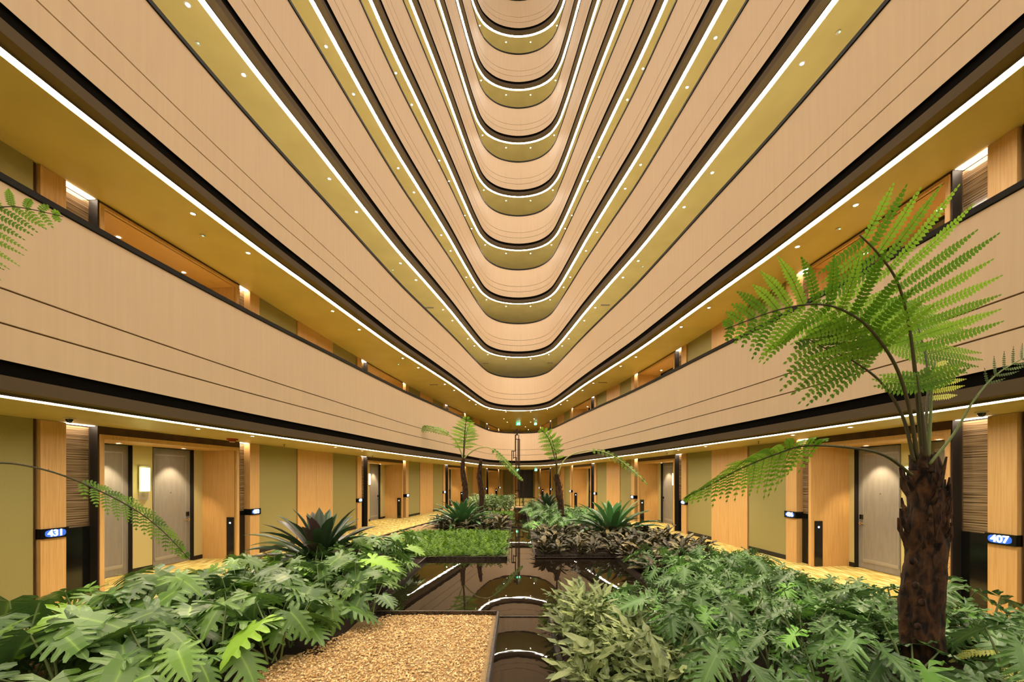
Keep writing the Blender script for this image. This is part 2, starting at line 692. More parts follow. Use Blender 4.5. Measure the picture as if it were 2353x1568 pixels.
for d0, d1 in zip(cuts, cuts[1:]):
    dm = (d0 + d1) / 2
    hw = pw(dm) - .05
    ws = water_span(dm)
    spans = [(-hw, hw)] if ws is None else [(-hw, ws[0]), (ws[1], hw)]
    for a, b_ in spans:
        if b_ <= a:
            continue
        n = max(1, int((b_ - a) / .3))
        for i in range(n):
            x0, x1 = a + (b_ - a) * i / n, a + (b_ - a) * (i + 1) / n
            mb = grav if is_gravel((x0 + x1) / 2, dm) else soil
            mb.poly([(x0, d0, zsoil(x0, d0)), (x1, d0, zsoil(x1, d0)), (x1, d1, zsoil(x1, d1)), (x0, d1, zsoil(x0, d1))])
tag(soil.build('soil', M['soil']), 'dark brown bare soil under the plants of the garden beds', 'soil', kind='stuff')
tag(grav.build('gravel', M['gravel_bed']), 'coarse golden gravel layer spread in the left bed and round the sculpture', 'gravel', kind='stuff')

# loose pebbles on the near gravel
mb = MB()


def pebble(mb, x, y, z, r):
    mb.tint = random.random()
    a = random.uniform(0, PI)
    rx, ry, rz = r * random.uniform(.8, 1.5), r * random.uniform(.6, 1.0), r * random.uniform(.4, .7)
    ring = []
    n = 5
    ca, sa = math.cos(a), math.sin(a)
    tx, ty = random.uniform(-.35, .35), random.uniform(-.35, .35)

    def q(px, py, pz):
        return (x + px * ca - py * sa, y + px * sa + py * ca, z + pz + px * tx + py * ty)
    top = [mb.pt(q(rx * .55 * math.cos(2 * PI * k / n), ry * .55 * math.sin(2 * PI * k / n), rz)) for k in range(n)]
    mid = [mb.pt(q(rx * math.cos(2 * PI * (k + .5) / n), ry * math.sin(2 * PI * (k + .5) / n), 0)) for k in range(n)]
    mb.face(top)
    for k in range(n):
        mb.face((top[k], mid[k], top[(k + 1) % n]))
        mb.face((mid[k], mid[(k + 1) % n], top[(k + 1) % n]))


n = 0
while n < 11000:
    d = random.uniform(2.7, 4.76)
    x = random.uniform(-2.4, -.3)
    if not is_gravel(x, d):
        continue
    pebble(mb, x, d, ZS + random.uniform(0, .016), random.uniform(.006, .0125))
    n += 1
n = 0
while n < 2600:
    d = random.uniform(3.0, 6.5)
    sgn = random.choice((-1, -1, 1))
    x = sgn * random.uniform(2.9, 4.7)
    if abs(x) > pw(d) - .07 or not is_gravel(x, d):
        continue
    pebble(mb, x, d, ZS + random.uniform(0, .014), random.uniform(.008, .016))
    n += 1
tag(mb.build('loose_pebbles', M['pebble'], tint=True), 'small golden loose pebbles covering the near gravel', 'pebbles', kind='stuff')

# water: pool and channel (one still sheet), with the floor beneath
mb = MB()
mb.poly([(PX0, PD0, ZW), (PX1, PD0, ZW), (PX1, PD1, ZW), (PX0, PD1, ZW)])
mb.poly([(CL, -2.5, ZW), (CR, -2.5, ZW), (CR, PD0, ZW), (CL, PD0, ZW)])
mb.poly([(CL, PD1, ZW), (CR, PD1, ZW), (CR, CH_END, ZW), (CL, CH_END, ZW)])
tag(mb.build('pool_water', M['water']), 'still black reflecting water of the central pool and its narrow channel', 'water', kind='stuff')


def rim(label, pts, closed=False, h=.222, w=.024):
    T = thing('pool_rim', label, 'edging', (0, 0, 0))
    mb = MB()
    for (x0, y0), (x1, y1) in zip(pts, pts[1:]):
        dx, dy = x1 - x0, y1 - y0
        l = math.hypot(dx, dy)
        nx, ny = -dy / l * w / 2, dx / l * w / 2
        ex, ey = dx / l * w / 2, dy / l * w / 2
        p = [(x0 - ex - nx, y0 - ey - ny), (x1 + ex - nx, y1 + ey - ny), (x1 + ex + nx, y1 + ey + ny), (x0 - ex + nx, y0 - ey + ny)]
        lo = [mb.pt((*q, .1)) for q in p]
        hi = [mb.pt((*q, h)) for q in p]
        mb.face(hi)
        for k in range(4):
            mb.face((lo[k], lo[(k + 1) % 4], hi[(k + 1) % 4], hi[k]))
    mb.build('edging_bar', M['rim'], T)
    return T


rim('thin dark steel rim holding the near gravel against the water', [(-2.0, PD0), (CL, PD0), (CL, -2.4)])
rim('thin dark steel rim on the left of the pool, behind the monsteras', [(PX0, PD0 + .02), (PX0, PD1 - .1)])
rim('thin dark steel rim round the bright green groundcover left of the channel', [(PX0 + .02, PD1 - .1), (CL, PD1 - .1), (CL, 13.6)])
rim('thin dark steel rim round the dark-leaved bed right of the channel', [(PX1 - .02, PD1 + .1), (CR, PD1 + .1), (CR, 13.6)])
rim('thin dark steel rim on the right edge of the pool', [(PX1, PD0), (PX1, PD1 + .08)])
rim('thin dark steel rim right of the near channel, by the pale lance-leaved plants', [(CR + .01, PD0), (CR + .01, -2.4)])
rim('flat steel weir bar crossing the near end of the pool', [(CL + .03, PD0 - .02), (CR - .02, PD0 - .02)], h=.166)
rim('flat steel weir bar crossing the middle of the channel', [(CL + .03, 13.62), (CR - .02, 13.62)], h=.185)
rim('dark steel rim round the far end of the channel', [(CL, 13.7), (CL, CH_END), (CR, CH_END), (CR, 13.7)], h=.22)
rim('short dark steel rim behind the dark foliage, left of the far channel', [(-1.3, 16.7), (CL - .03, 16.7)], h=.26)

# ------------------------------------------------------------------ corridor walls
UP = 3.55        # storey height between the two lowest corridors


def cbox(mb, W, t0, t1, u0, u1, z0, z1, mi=0):
    """box in wall coordinates (t along, u outward from the wall face)"""
    n = max(1, int(math.ceil((t1 - t0) / .6)))
    rows = []
    for i in range(n + 1):
        t = t0 + (t1 - t0) * i / n
        a = W.at(t, u0)
        b_ = W.at(t, u1)
        rows.append([(a[0], a[1], z0), (b_[0], b_[1], z0), (b_[0], b_[1], z1), (a[0], a[1], z1)])
    idx = mb.grid(rows, mi, True)
    mb.face(idx[0][::-1], mi)
    mb.face(idx[-1], mi)


def wpt(W, t, u, z):
    a = W.at(t, u)
    return Vector((a[0], a[1], z))


CEIL = 2.617
BAYS_L = [(8.35, 11.13), (17.25, 20.45), (26.35, 29.15), (34.6, 37.7)]
BAYS_R = [(7.75, 10.32), (15.9, 18.8), (24.0, 27.15), (33.0, 36.2)]
NUM_L = [('431', '432'), ('433', '434'), ('435', '436'), ('437', '438')]
NUM_R = [('407', '406'), ('405', '404'), ('403', '402'), ('401', '400')]
ORD = ['nearest', 'second', 'third', 'farthest']
door_n = [0]


def digits(txt, size, name, m, parent, mtx, origin):
    cu = bpy.data.curves.new(name, 'FONT')
    cu.body = txt
    cu.size = size
    cu.align_x = 'CENTER'
    cu.align_y = 'CENTER'
    cu.extrude = .003
    cu.offset = .0025
    tmp = bpy.data.objects.new('tmp', cu)
    COL.objects.link(tmp)
    dg = bpy.context.evaluated_depsgraph_get()
    me = bpy.data.meshes.new_from_object(tmp.evaluated_get(dg))
    bpy.data.objects.remove(tmp)
    bpy.data.curves.remove(cu)
    me.name = name
    me.transform(mtx)
    me.transform(Matrix.Translation(-Vector(origin)))
    me.materials.clear()
    me.materials.append(m)
    o = bpy.data.objects.new(name, me)
    COL.objects.link(o)
    o.parent = parent
    return o


def spot(p, tgt, power, size=70, blend=.6, rad=.03, name='downlight_beam', parent=None, col=SPOT_COL):
    l = bpy.data.lights.new(name, 'SPOT')
    l.energy = power
    l.color = col
    l.spot_size = math.radians(size)
    l.spot_blend = blend
    l.shadow_soft_size = rad
    o = bpy.data.objects.new(name, l)
    COL.objects.link(o)
    o.location = p
    o.rotation_euler = (Vector(tgt) - Vector(p)).to_track_quat('-Z', 'Y').to_euler()
    return o


def build_lamp():
    T = thing('ceiling_downlight', 'x', 'downlight')
    mb = MB()
    n = 16
    rows = [[(r * math.cos(2 * PI * k / n), r * math.sin(2 * PI * k / n), z) for k in range(n)] for r, z in ((.052, 0), (.05, -.008), (.034, -.008), (.032, -.003))]
    mb.grid(rows, closed=True)
    mb.build('trim_ring', M['lamp_ring'], T, smooth=True)
    mb = MB()
    mb.disc((0, 0, -.004), .033, 14)
    mb.build('lens', M['lamp_disc'], T)
    return T


LAMP0 = build_lamp()
lamp_used = [False]


def lamp(p, label, group):
    o = LAMP0 if not lamp_used[0] else copy_tree(LAMP0)
    lamp_used[0] = True
    o.location = p
    o['label'] = label
    o['group'] = group
    return o


def wall_storey(W, side, bays, nums, lev):
    z0 = UP * lev
    ze = z0 + CEIL
    sd = 'left' if side < 0 else 'right'
    WT = thing('wall_' + sd, None, None, (0, 0, z0), kind='structure')
    O = (0, 0, z0)
    storey = 'ground floor' if lev == 0 else 'upper floor'
    # ---- continuous wall between bays
    segs = []
    start = 3.0
    for a, b_ in bays:
        segs.append((start, a - .74, start > 3.5))
        start = b_ + .62
    segs.append((start, W.s[-1], False))

    def strip_part(name, t0, t1, m, u=0., top=ze, bot=z0 + .0):
        if t1 - t0 < .02:
            return
        mb = MB()
        cbox(mb, W, t0, t1, u, u + .12, bot, top)
        mb.build(name, m, WT, origin=O)

    for s0, s1, full in segs:
        base = MB()
        if s1 - s0 < 1.5:
            strip_part('wallcovering_panel', s0, s1, M['green_wall'])
        elif s0 == 3.0:
            strip_part('wallcovering_panel', s0, s1 - .04, M['green_wall'])
        else:
            f1 = s0 + (s1 - s0) * .30
            f2 = s0 + (s1 - s0) * .68
            strip_part('wallcovering_panel', s0, f1, M['green_wall'])
            strip_part('shadow_gap', f1, f1 + .05, M['wood_dark'], .03)
            fm = (f1 + .05 + f2) / 2
            strip_part('timber_panel', f1 + .05, fm - .004, M['wood'], -.012)
            strip_part('timber_panel', fm + .004, f2, M['wood'], -.012)
            strip_part('wallcovering_panel', f2, s1 - .04, M['green_wall'])
            if lev == 0:
                cbox(base, W, s0, f1, -.012, .02, z0, z0 + .1)
                cbox(base, W, f2, s1 - .04, -.012, .02, z0, z0 + .1)
        if s0 == 3.0 and lev == 0:
            cbox(base, W, s0, s1 - .04, -.012, .02, z0, z0 + .1)
        strip_part('shadow_gap', s1 - .04, s1, M['wood_dark'], .02)
        if base.v:
            base.build('skirting', M['black'], WT, origin=O)
    # ---- bays
    for bi, (a, b_) in enumerate(bays):
        o_ = ORD[bi]
        c = (a + b_) / 2
        lo = wpt(W, c, 0, z0)
        PT = thing('entrance_portal', 'oak-lined doorway recess with dark header, %s on the %s, %s' % (o_, sd, storey), 'doorway', lo)
        fz = z0 + (2.49 if lev == 0 else 2.575)
        fi = z0 + (2.42 if lev == 0 else 2.53)
        mb = MB()
        cbox(mb, W, a, b_, -.03, .10, fz, ze)
        cbox(mb, W, a - .004, a + .012, -.03, .16, z0, ze)
        cbox(mb, W, b_ - .012, b_ + .004, -.03, .16, z0, ze)
        mb.build('dark_surround', M['wood_dark'] if lev == 0 else M['wood_dark'], PT, origin=lo)
        mb = MB()
        cbox(mb, W, a + .012, a + .075, -.045, .02, z0, fz)
        cbox(mb, W, b_ - .075, b_ - .012, -.045, .02, z0, fz)
        cbox(mb, W, a + .075, b_ - .075, -.045, .02, fi, fz)
        mb.build('timber_frame', M['wood'], PT, origin=lo)
        mb = MB()
        cbox(mb, W, a + .06, a + .075, .0, .82, z0, fi)
        mb.build('side_lining', M['wood'], PT, origin=lo)
        mb = MB()
        cbox(mb, W, b_ - .075, b_ - .06, .0, .82, z0, fi)
        mb.build('side_lining', M['wood'], PT, origin=lo)
        mb = MB()
        cbox(mb, W, a + .06, b_ - .06, .0, .95, fi, fi + .02)
        mb.build('lining_ceiling', M['wood'], PT, origin=lo)
        # black sides facing the glass panels (the portal stands proud)
        mb = MB()
        cbox(mb, W, a - .012, a - .004, -.032, .16, z0, ze)
        mb.build('black_return', M['black'], PT, origin=lo)
        mb = MB()
        cbox(mb, W, b_ + .004, b_ + .012, -.032, .16, z0, ze)
        mb.build('black_return', M['black'], PT, origin=lo)
        # back wall
        inn0, inn1 = a + .075, b_ - .075
        dw = .90
        e0, e1 = .19, .19 + dw
        mb = MB()
        cbox(mb, W, c - e0, c + e0, .80, .93, z0, fi)
        mb.build('centre_pier', M['cream_wall'], PT, origin=lo)
        mb = MB()
        cbox(mb, W, inn0, c - e1, .80, .93, z0, fi)
        mb.build('end_pier', M['cream_wall'], PT, origin=lo)
        mb = MB()
        cbox(mb, W, c + e1, inn1, .80, .93, z0, fi)
        mb.build('end_pier', M['cream_wall'], PT, origin=lo)
        mb = MB()
        for q in (c - e0, c + e0, c - e1, c + e1):
            cbox(mb, W, q - .003, q + .003, .795, .90, z0, fi)
        cbox(mb, W, c - e1, c - e0, .80, .9, fi - .012, fi)
        cbox(mb, W, c + e0, c + e1, .80, .9, fi - .012, fi)
        mb.build('door_reveal', M['black'], PT, origin=lo)
        if lev == 0:
            mb = MB()
            cbox(mb, W, c - e0 + .003, c + e0 - .003, .79, .81, z0, z0 + .09)
            cbox(mb, W, inn0 + .01, c - e1 - .003, .79, .81, z0, z0 + .09)
            cbox(mb, W, c + e1 + .003, inn1 - .01, .79, .81, z0, z0 + .09)
            mb.build('skirting', M['black'], PT, origin=lo)
        # key-card post panels near the front of the side linings
        if lev == 0 and bi < 4:
            for q, sg in ((a + .075, 1), (b_ - .075, -1)):
                mb = MB()
                t0, t1 = (q, q + .015) if sg > 0 else (q - .015, q)
                cbox(mb, W, t0, t1, .03, .20, z0 + .01, z0 + .93)
                pn = mb.build('black_service_panel', M['black_gloss'], PT, origin=lo)
                mb = MB()
                tt = t1 + .002 if sg > 0 else t0 - .002
                cbox(mb, W, tt - .001, tt + .001, .10, .13, z0 + .79, z0 + .82)
                mb.build('indicator_light', M['blue_light'], pn, origin=(0, 0, 0))
                pn.children[0].location = Vector((0, 0, 0)) - lo
        # doors
        for sg in (-1, 1):
            t0, t1 = (c - e1 + .003, c - e0 - .003) if sg < 0 else (c + e0 + .003, c + e1 - .003)
            if sg * 1 < 0 and False:
                continue
            door_n[0] += 1
            dl = wpt(W, (t0 + t1) / 2, .9, z0)
            D = thing('door_%d' % door_n[0], None, None, dl, kind='structure')
            mb = MB()
            cbox(mb, W, t0, t1, .885, .93, z0 + .01, fi - .012)
            mb.build('door_leaf', M['door_grey'], D, origin=dl)
            if lev == 0:
                mb = MB()
                # raised mouldings: bottom rail, inner border
                cbox(mb, W, t0 + .10, t1 - .10, .876, .886, z0 + .13, z0 + .155)
                cbox(mb, W, t0 + .10, t1 - .10, .872, .886, z0 + .155, z0 + .20)
                cbox(mb, W, t0 + .10, t1 - .10, .876, .886, z0 + 2.26, z0 + 2.29)
                cbox(mb, W, t0 + .10, t0 + .115, .878, .886, z0 + .20, z0 + 2.26)
                cbox(mb, W, t1 - .115, t1 - .10, .878, .886, z0 + .20, z0 + 2.26)
                mb.build('moulding', M['door_trim'], D, origin=dl)
                mb = MB()
                mb.tube([wpt(W, (t0 + t1) / 2, .885, z0 + 1.5), wpt(W, (t0 + t1) / 2, .878, z0 + 1.5)], .012, n=8)
                mb.build('peephole', M['chrome'], D, origin=dl)
                hx = t1 - .07 if sg > 0 else t0 + .07
                hd = -1 if sg > 0 else 1
                mb = MB()
                cbox(mb, W, hx - .035, hx + .035, .868, .886, z0 + .98, z0 + 1.07)
                mb.build('card_lock', M['black_gloss'], D, origin=dl)
                mb = MB()
                mb.tube([wpt(W, hx, .885, z0 + .90), wpt(W, hx, .84, z0 + .90)], .028, n=10)
                mb.tube([wpt(W, hx, .845, z0 + .90), wpt(W, hx + hd * .05, .835, z0 + .905), wpt(W, hx + hd * .13, .835, z0 + .89)], .012, .009, n=8)
                mb.build('lever_handle', M['chrome'], D, origin=dl)
        # recess lamps
        for sg in (-1, 1):
            p = wpt(W, c + sg * .62, .56, fi - .001)
            if lev < 2:
                lamp(p, 'small round downlight inside the %s doorway recess on the %s, %s' % (o_, sd, storey),
                     'downlights of the %s %s doorway, %s' % (o_, sd, storey))
                if bi < 4:
                    spot(p - Vector((0, 0, .02)), wpt(W, c + sg * .62, .74, z0 + .9), (38, 38, 45, 50)[bi] if lev == 0 else 70, 72, .5, .02)
        # pillars, streaked glass and dark bases either side
        for pa, pb, ga, gb, num, ni in ((a - .72, a - .42, a - .42, a - .012, nums[bi][0], 0), (b_ + .32, b_ + .62, b_ + .012, b_ + .32, nums[bi][1], 1)):
            where = 'near side' if ni == 0 else 'far side'
            pl = wpt(W, (pa + pb) / 2, 0, z0)
            P = thing('timber_pillar', 'flat honey-oak pillar, %s of %s %s doorway, %s' % (where, o_, sd, storey), 'pillar', pl)
            mb = MB()
            cbox(mb, W, pa, pb, -.03, .14, z0, ze - .005)
            mb.build('pilaster', M['wood'], P, origin=pl)
            gl = wpt(W, (ga + gb) / 2, .12, z0)
            G = thing('glass_panel', 'streaked glass panel over black base, %s of %s %s doorway, %s' % (where, o_, sd, storey), 'glass panel', gl)
            mb = MB()
            cbox(mb, W, ga, gb, .12, .15, z0 + 1.05, ze - .02)
            mb.build('streaked_pane', M['streak_glass'], G, origin=gl)
            mb = MB()
            q = gb - .012 if ni == 0 else ga
            cbox(mb, W, q, q + .012, .108, .12, z0 + 1.05, ze - .02)
            mb.build('edge_bead', M['glint_and_bead'], G, origin=gl)
            mb = MB()
            cbox(mb, W, ga, gb, .10, .15, z0, z0 + 1.05)
            mb.build('black_base', M['black_gloss'], G, origin=gl)
            # light slot in the ceiling above the glass
            sl = wpt(W, (ga + gb) / 2, .05, ze)
            S = thing('slot_light', 'bright ceiling light slot, %s of %s %s doorway, %s' % (where, o_, sd, storey), 'light', sl)
            mb = MB()
            cbox(mb, W, ga + .01, gb - .01, .0, .118, ze - .006, ze - .001)
            mb.build('diffuser', M['slot_light'], S, origin=sl)
            if lev == 0:
                nl = wpt(W, (pa + pb) / 2, -.05, z0 + 1.01)
                N = thing('room_number_sign', 'glowing room number %s on a black plate, %s of %s %s doorway' % (num, where, o_, sd), 'sign', nl)
                mb = MB()
                cbox(mb, W, pa - .01, pb + .01, -.06, .14, z0 + .945, z0 + 1.085)
                mb.build('sign_plate', M['black_gloss'], N, origin=nl)
                A = W.at((pa + pb) / 2, -.066)
                # text plane facing the atrium
                nx, ny = A[4], A[5]
                zax = Vector((-nx, -ny, 0))
                xax = Vector((0, 0, 1)).cross(zax) * 1.0
                yax = Vector((0, 0, 1))
                R = Matrix(((xax.x, yax.x, zax.x, A[0]), (xax.y, yax.y, zax.y, A[1]), (xax.z, yax.z, zax.z, z0 + 1.015), (0, 0, 0, 1)))
                Hh = MB()
                hw, hh = .125, .052
                n = 20
                Hh.poly([tuple(R @ Vector((hw * math.copysign(abs(math.cos(2 * PI * i / n)) ** .6, math.cos(2 * PI * i / n)),
                                            hh * math.copysign(abs(math.sin(2 * PI * i / n)) ** .6, math.sin(2 * PI * i / n)), -.003))) for i in range(n)])
                Hh.build('blue_halo', M['digit_halo'], N, origin=nl)
                digits(num, .125, 'number', M['digit'], N, R, nl)
        # sconce on the centre pier
        if lev == 0:
            sl = wpt(W, c, .80, z0 + 1.7)
            S = thing('wall_sconce', 'glowing yellow wall lamp between the doors of the %s %s doorway' % (o_, sd), 'wall lamp', sl)
            mb = MB()
            cbox(mb, W, c - .085, c + .085, .775, .80, z0 + 1.38, z0 + 2.04)
            mb.build('back_plate', M['sconce_metal'], S, origin=sl)
            mb = MB()
            cbox(mb, W, c - .055, c + .055, .70, .77, z0 + 1.55, z0 + 2.0)
            mb.build('glass_shade', M['sconce_glass'], S, origin=sl)
            mb = MB()
            cbox(mb, W, c - .03, c + .03, .72, .80, z0 + 1.46, z0 + 1.55)
            cbox(mb, W, c + .055, c + .07, .70, .78, z0 + 1.55, z0 + 1.93)
            mb.build('bracket', M['sconce_metal'], S, origin=sl)


wall_storey(WL, -1, BAYS_L, NUM_L, 0)
wall_storey(WR, 1, BAYS_R, NUM_R, 0)
wall_storey(WL, -1, BAYS_L, NUM_L, 1)
wall_storey(WR, 1, BAYS_R, NUM_R, 1)

# end wall with dark lift lobby panels
for lev in (0, 1):
    z0 = UP * lev
    T = thing('wall_back', None, None, (0, 0, z0), kind='structure')
    O = (0, 0, z0)
    mb = MB()
    mb.box((-1.5, 38.2, z0), (.1, 38.3, z0 + CEIL))
    mb.build('wallcovering_panel', M['green_wall'], T, origin=O)
    mb = MB()
    mb.box((-.5, 38.1, z0), (-.02, 38.2, z0 + 2.4))
    mb.build('timber_panel', M['wood'], T, origin=O)
    mb = MB()
    mb.box((.0, 38.15, z0), (1.9, 38.3, z0 + CEIL))
    for i in range(6):
        mb.box((.25 + i * .24, 38.12, z0 + .02), (.27 + i * .24, 38.15, z0 + 2.5))
    mb.build('lift_lobby_panel', M['dark_curtain'], T, origin=O)

# ------------------------------------------------------------------ balcony downlights, on every storey in view
dl_d = [6.66, 7.85, 10.55, 11.85, 14.7, 15.9, 18.7, 20.0, 22.6, 23.8, 25.45]


def t_at_depth(d, sgn):
    """ring parameter on the left (sgn<0) or right side at depth d"""
    best = None
    n = 1500
    for i in range(n + 1):
        t = RL * i / n
        x, y = RING.at(t, .27)[:2]
        if x * sgn > 0 and (best is None or abs(y - d) < best[0]):
            best = (abs(y - d), t)
    return best[1]


TD = {(i, s): t_at_depth(d - (.2 if s > 0 and d < 20 else 0), s) for i, d in enumerate(dl_d) for s in (-1, 1)}
for k in range(NLEV):
    zs = soffit_z(k)
    for s in (-1, 1):
        sd = 'left' if s < 0 else 'right'
        for i, d in enumerate(dl_d):
            h = zs - EYE
            if HY - h * FPX / d < -10:
                continue
            p = ring_pt(TD[(i, s)], .27, zs, k)
            lamp(p, 'round recessed downlight in the %s soffit%s, on the %s side' % (WORDS[k], '' if k == 0 else ' from the bottom', sd),
                 'downlights, %s side of soffit %d' % (sd, k + 1))
            if k == 0:
                spot((p[0], p[1], zs - .02), (p[0], p[1], 0), 32, 95, .7, .03)
            elif k == 1 and i < 6:
                spot((p[0], p[1], zs - .02), (p[0], p[1], 3.5), 80, 95, .7, .03)
    for x in (-.8, .8):
        if HY - (zs - EYE) * FPX / 26.5 < -10:
            continue
        lamp((x, 26.42, zs), 'round recessed downlight at the curved far end of the %s soffit%s' % (WORDS[k], '' if k == 0 else ' from the bottom'),
             'downlights at the far end of soffit %d' % (k + 1))
for lev in (0, 1):
    zs = soffit_z(lev)
    for x, y in ((-1.05, 29.5), (1.15, 29.5), (-.85, 31.2), (.95, 31.2), (.6, 34.0), (.9, 36.0)):
        lamp((x, y, zs), 'small downlight in the lift lobby ceiling beyond the far end, %s storey' % ('lower' if lev == 0 else 'upper'),
             'lobby downlights, storey %d' % (lev + 1))
    spot((0, 30, zs - .05), (0, 30, 0), 110, 120, .8, .05)
    spot((0, 34.5, zs - .05), (0, 35, 0), 80, 120, .8, .05)


# ------------------------------------------------------------------ small ceiling fittings
def small(name, label, cat, p, build, group=None):
    T = thing(name, label, cat, p, group)
    build(T)
    return T


def b_detector(T):
    mb = MB()
    mb.cyl((0, 0), .04, -.018, 0, 12)
    mb.build('housing', M['white_plastic'], T)
    mb = MB()
    mb.cyl((.015, -.015), .009, -.024, -.017, 8)
    mb.build('green_indicator', M['green_dot'], T)


def b_camera(T):
    mb = MB()
    mb.cyl((0, 0), .06, -.02, 0, 14)
    mb.build('mount_ring', M['white_plastic'], T)
    mb = MB()
    rows = [[(.04 * math.cos(a) * math.cos(2 * PI * k / 12), .04 * math.cos(a) * math.sin(2 * PI * k / 12), -.02 - .05 * math.sin(a)) for k in range(12)] for a in (0, .4, .8, 1.2, 1.5)]
    mb.grid(rows, closed=True)
    mb.build('dome', M['black_gloss'], T, smooth=True)


def b_alarm(T):
    mb = MB()
    mb.cyl((0, 0), .10, -.03, 0, 16)
    mb.cyl((0, 0), .065, -.06, -.03, 16)
    mb.build('red_base', M['red'], T)
    mb = MB()
    mb.cyl((0, 0), .05, -.075, -.06, 14)
    mb.build('lens', M['white_plastic'], T)


def b_sprinkler(T):
    mb = MB()
    mb.cyl((0, 0), .035, -.006, 0, 12)
    mb.cyl((0, 0), .008, -.05, 0, 8)
    mb.cyl((0, 0), .018, -.054, -.05, 10)
    mb.build('sprinkler_head', M['vent'], T)


def b_vent(T):
    mb = MB()
    mb.box((-.22, -.07, -.012), (.22, .07, 0))
    mb.build('frame', M['white_plastic'], T)
    mb = MB()
    for i in range(5):
        mb.box((-.2, -.055 + i * .025, -.016), (.2, -.045 + i * .025, -.012))
    mb.build('slats', M['vent'], T)


z0c, z1c, z2c, z3c = soffit_z(0), soffit_z(1), soffit_z(2), soffit_z(3)


def ceil_at(x, y, k):
    h = soffit_z(k) - EYE
    d = FPX * h / (HY - y)
    return Vector(((x - CX) * d / FPX, d, soffit_z(k)))


for x, y, k, lb in ((466, 541, 1, 'left, second soffit from the bottom'), (1926, 525, 1, 'right, second soffit from the bottom'),
                    (455, 99, 2, 'left, third soffit'), (1926, 73, 2, 'right, third soffit'),
                    (915, 837, 1, 'left, far part of the second soffit'), (1476, 612, 2, 'right, middle of the third soffit'),
                    (902, 620, 2, 'left, middle of the third soffit')):
    small('smoke_detector', 'tiny pale smoke detector with a green light, %s' % lb, 'smoke detector', ceil_at(x, y, k), b_detector)
small('dome_camera', 'small dark dome camera on the ceiling above the near left streaked glass', 'camera', Vector((-6.1, 5.5, z0c)), b_camera)
small('dome_camera', 'small dark dome camera on the ceiling above the near right streaked glass', 'camera', Vector((5.7, 4.98, z0c)), b_camera)
small('fire_alarm', 'red round fire alarm on the ceiling by the doorway of room 432', 'alarm', Vector((-5.9, 8.35, z0c)), b_alarm)
for x, y, s in ((653, 1020, 'left ceiling beyond room 432'), (856, 1046, 'left ceiling before room 434'), (1743, 1013, 'right ceiling beyond room 406'), (1533, 1040, 'right ceiling by room 405')):
    small('sprinkler', 'small ceiling sprinkler head, %s' % s, 'sprinkler', ceil_at(x, y + 1.5, 0), b_sprinkler)
for x, y, k, s in ((997, 884, 1, 'left side of the second soffit'), (1385, 879, 1, 'right side of the second soffit'), (987, 707, 2, 'left side of the third soffit'),
                   (1391, 701, 2, 'right side of the third soffit'), (1116, 835, 2, 'left of the far end of the third soffit'), (1264, 834, 2, 'right of the far end of the third soffit'),
                   (1191, 867, 2, 'middle of the far end of the third soffit')):
    small('ceiling_vent', 'slim slatted air vent, %s' % s, 'vent', ceil_at(x, y, k), b_vent)


# exit signs
def exit_sign(p, w_, h_, label):
    T = thing('exit_sign', label, 'sign', p)
    mb = MB()
    mb.box((-w_ / 2, 0, -h_), (w_ / 2, .03, 0))
    mb.build('green_panel', M['exit_green'], T)
    mb = MB()
    s = h_ / 10
    y = -.004

    def q(pts):
        mb.poly([(a * s, y, -h_ / 2 + b_ * s) for a, b_ in pts])
    q([(-2.2, 2.4), (-1.2, 2.4), (-1.2, 3.4), (-2.2, 3.4)])          # head
    q([(-3.0, -.4), (-1.6, -.4), (-1.0, 2.0), (-2.4, 2.0)])          # torso
    q([(-3.0, -.4), (-1.9, -.4), (-3.4, -3.4), (-4.4, -3.0)])        # rear leg
    q([(-2.4, -.4), (-1.6, -.4), (-.4, -3.2), (-1.3, -3.4)])         # front leg
    q([(-1.3, 1.6), (-1.2, .9), (.2, .6), (.3, 1.1)])                # arm
    q([(2.0, -3.6), (5.0, -3.6), (5.0, 3.6), (2.0, 3.6)])            # door
    mb.build('running_figure', M['exit_white'], T)
    mb = MB()
    mb.box((-w_ * .3, .01, 0), (-w_ * .3 + .01, .02, .12))
    mb.box((w_ * .3, .01, 0), (w_ * .3 + .01, .02, .12))
    mb.build('hanger_rods', M['vent'], T)


exit_sign(at(1191, 970.5, 31.0), .33, .24, 'green running-man exit sign hanging over the upper end balcony')
exit_sign(at(1188, 1078.5, 30.0), .24, .16, 'green exit sign hanging in the ground-floor lobby, behind the rod sculpture')
exit_sign(at(1231, 1077, 30.0), .16, .2, 'narrow green exit sign at the right of the ground-floor lobby')
exit_sign(at(1230, 971, 31.0), .14, .22, 'narrow green exit sign right of the upper end balcony, behind fern leaves')

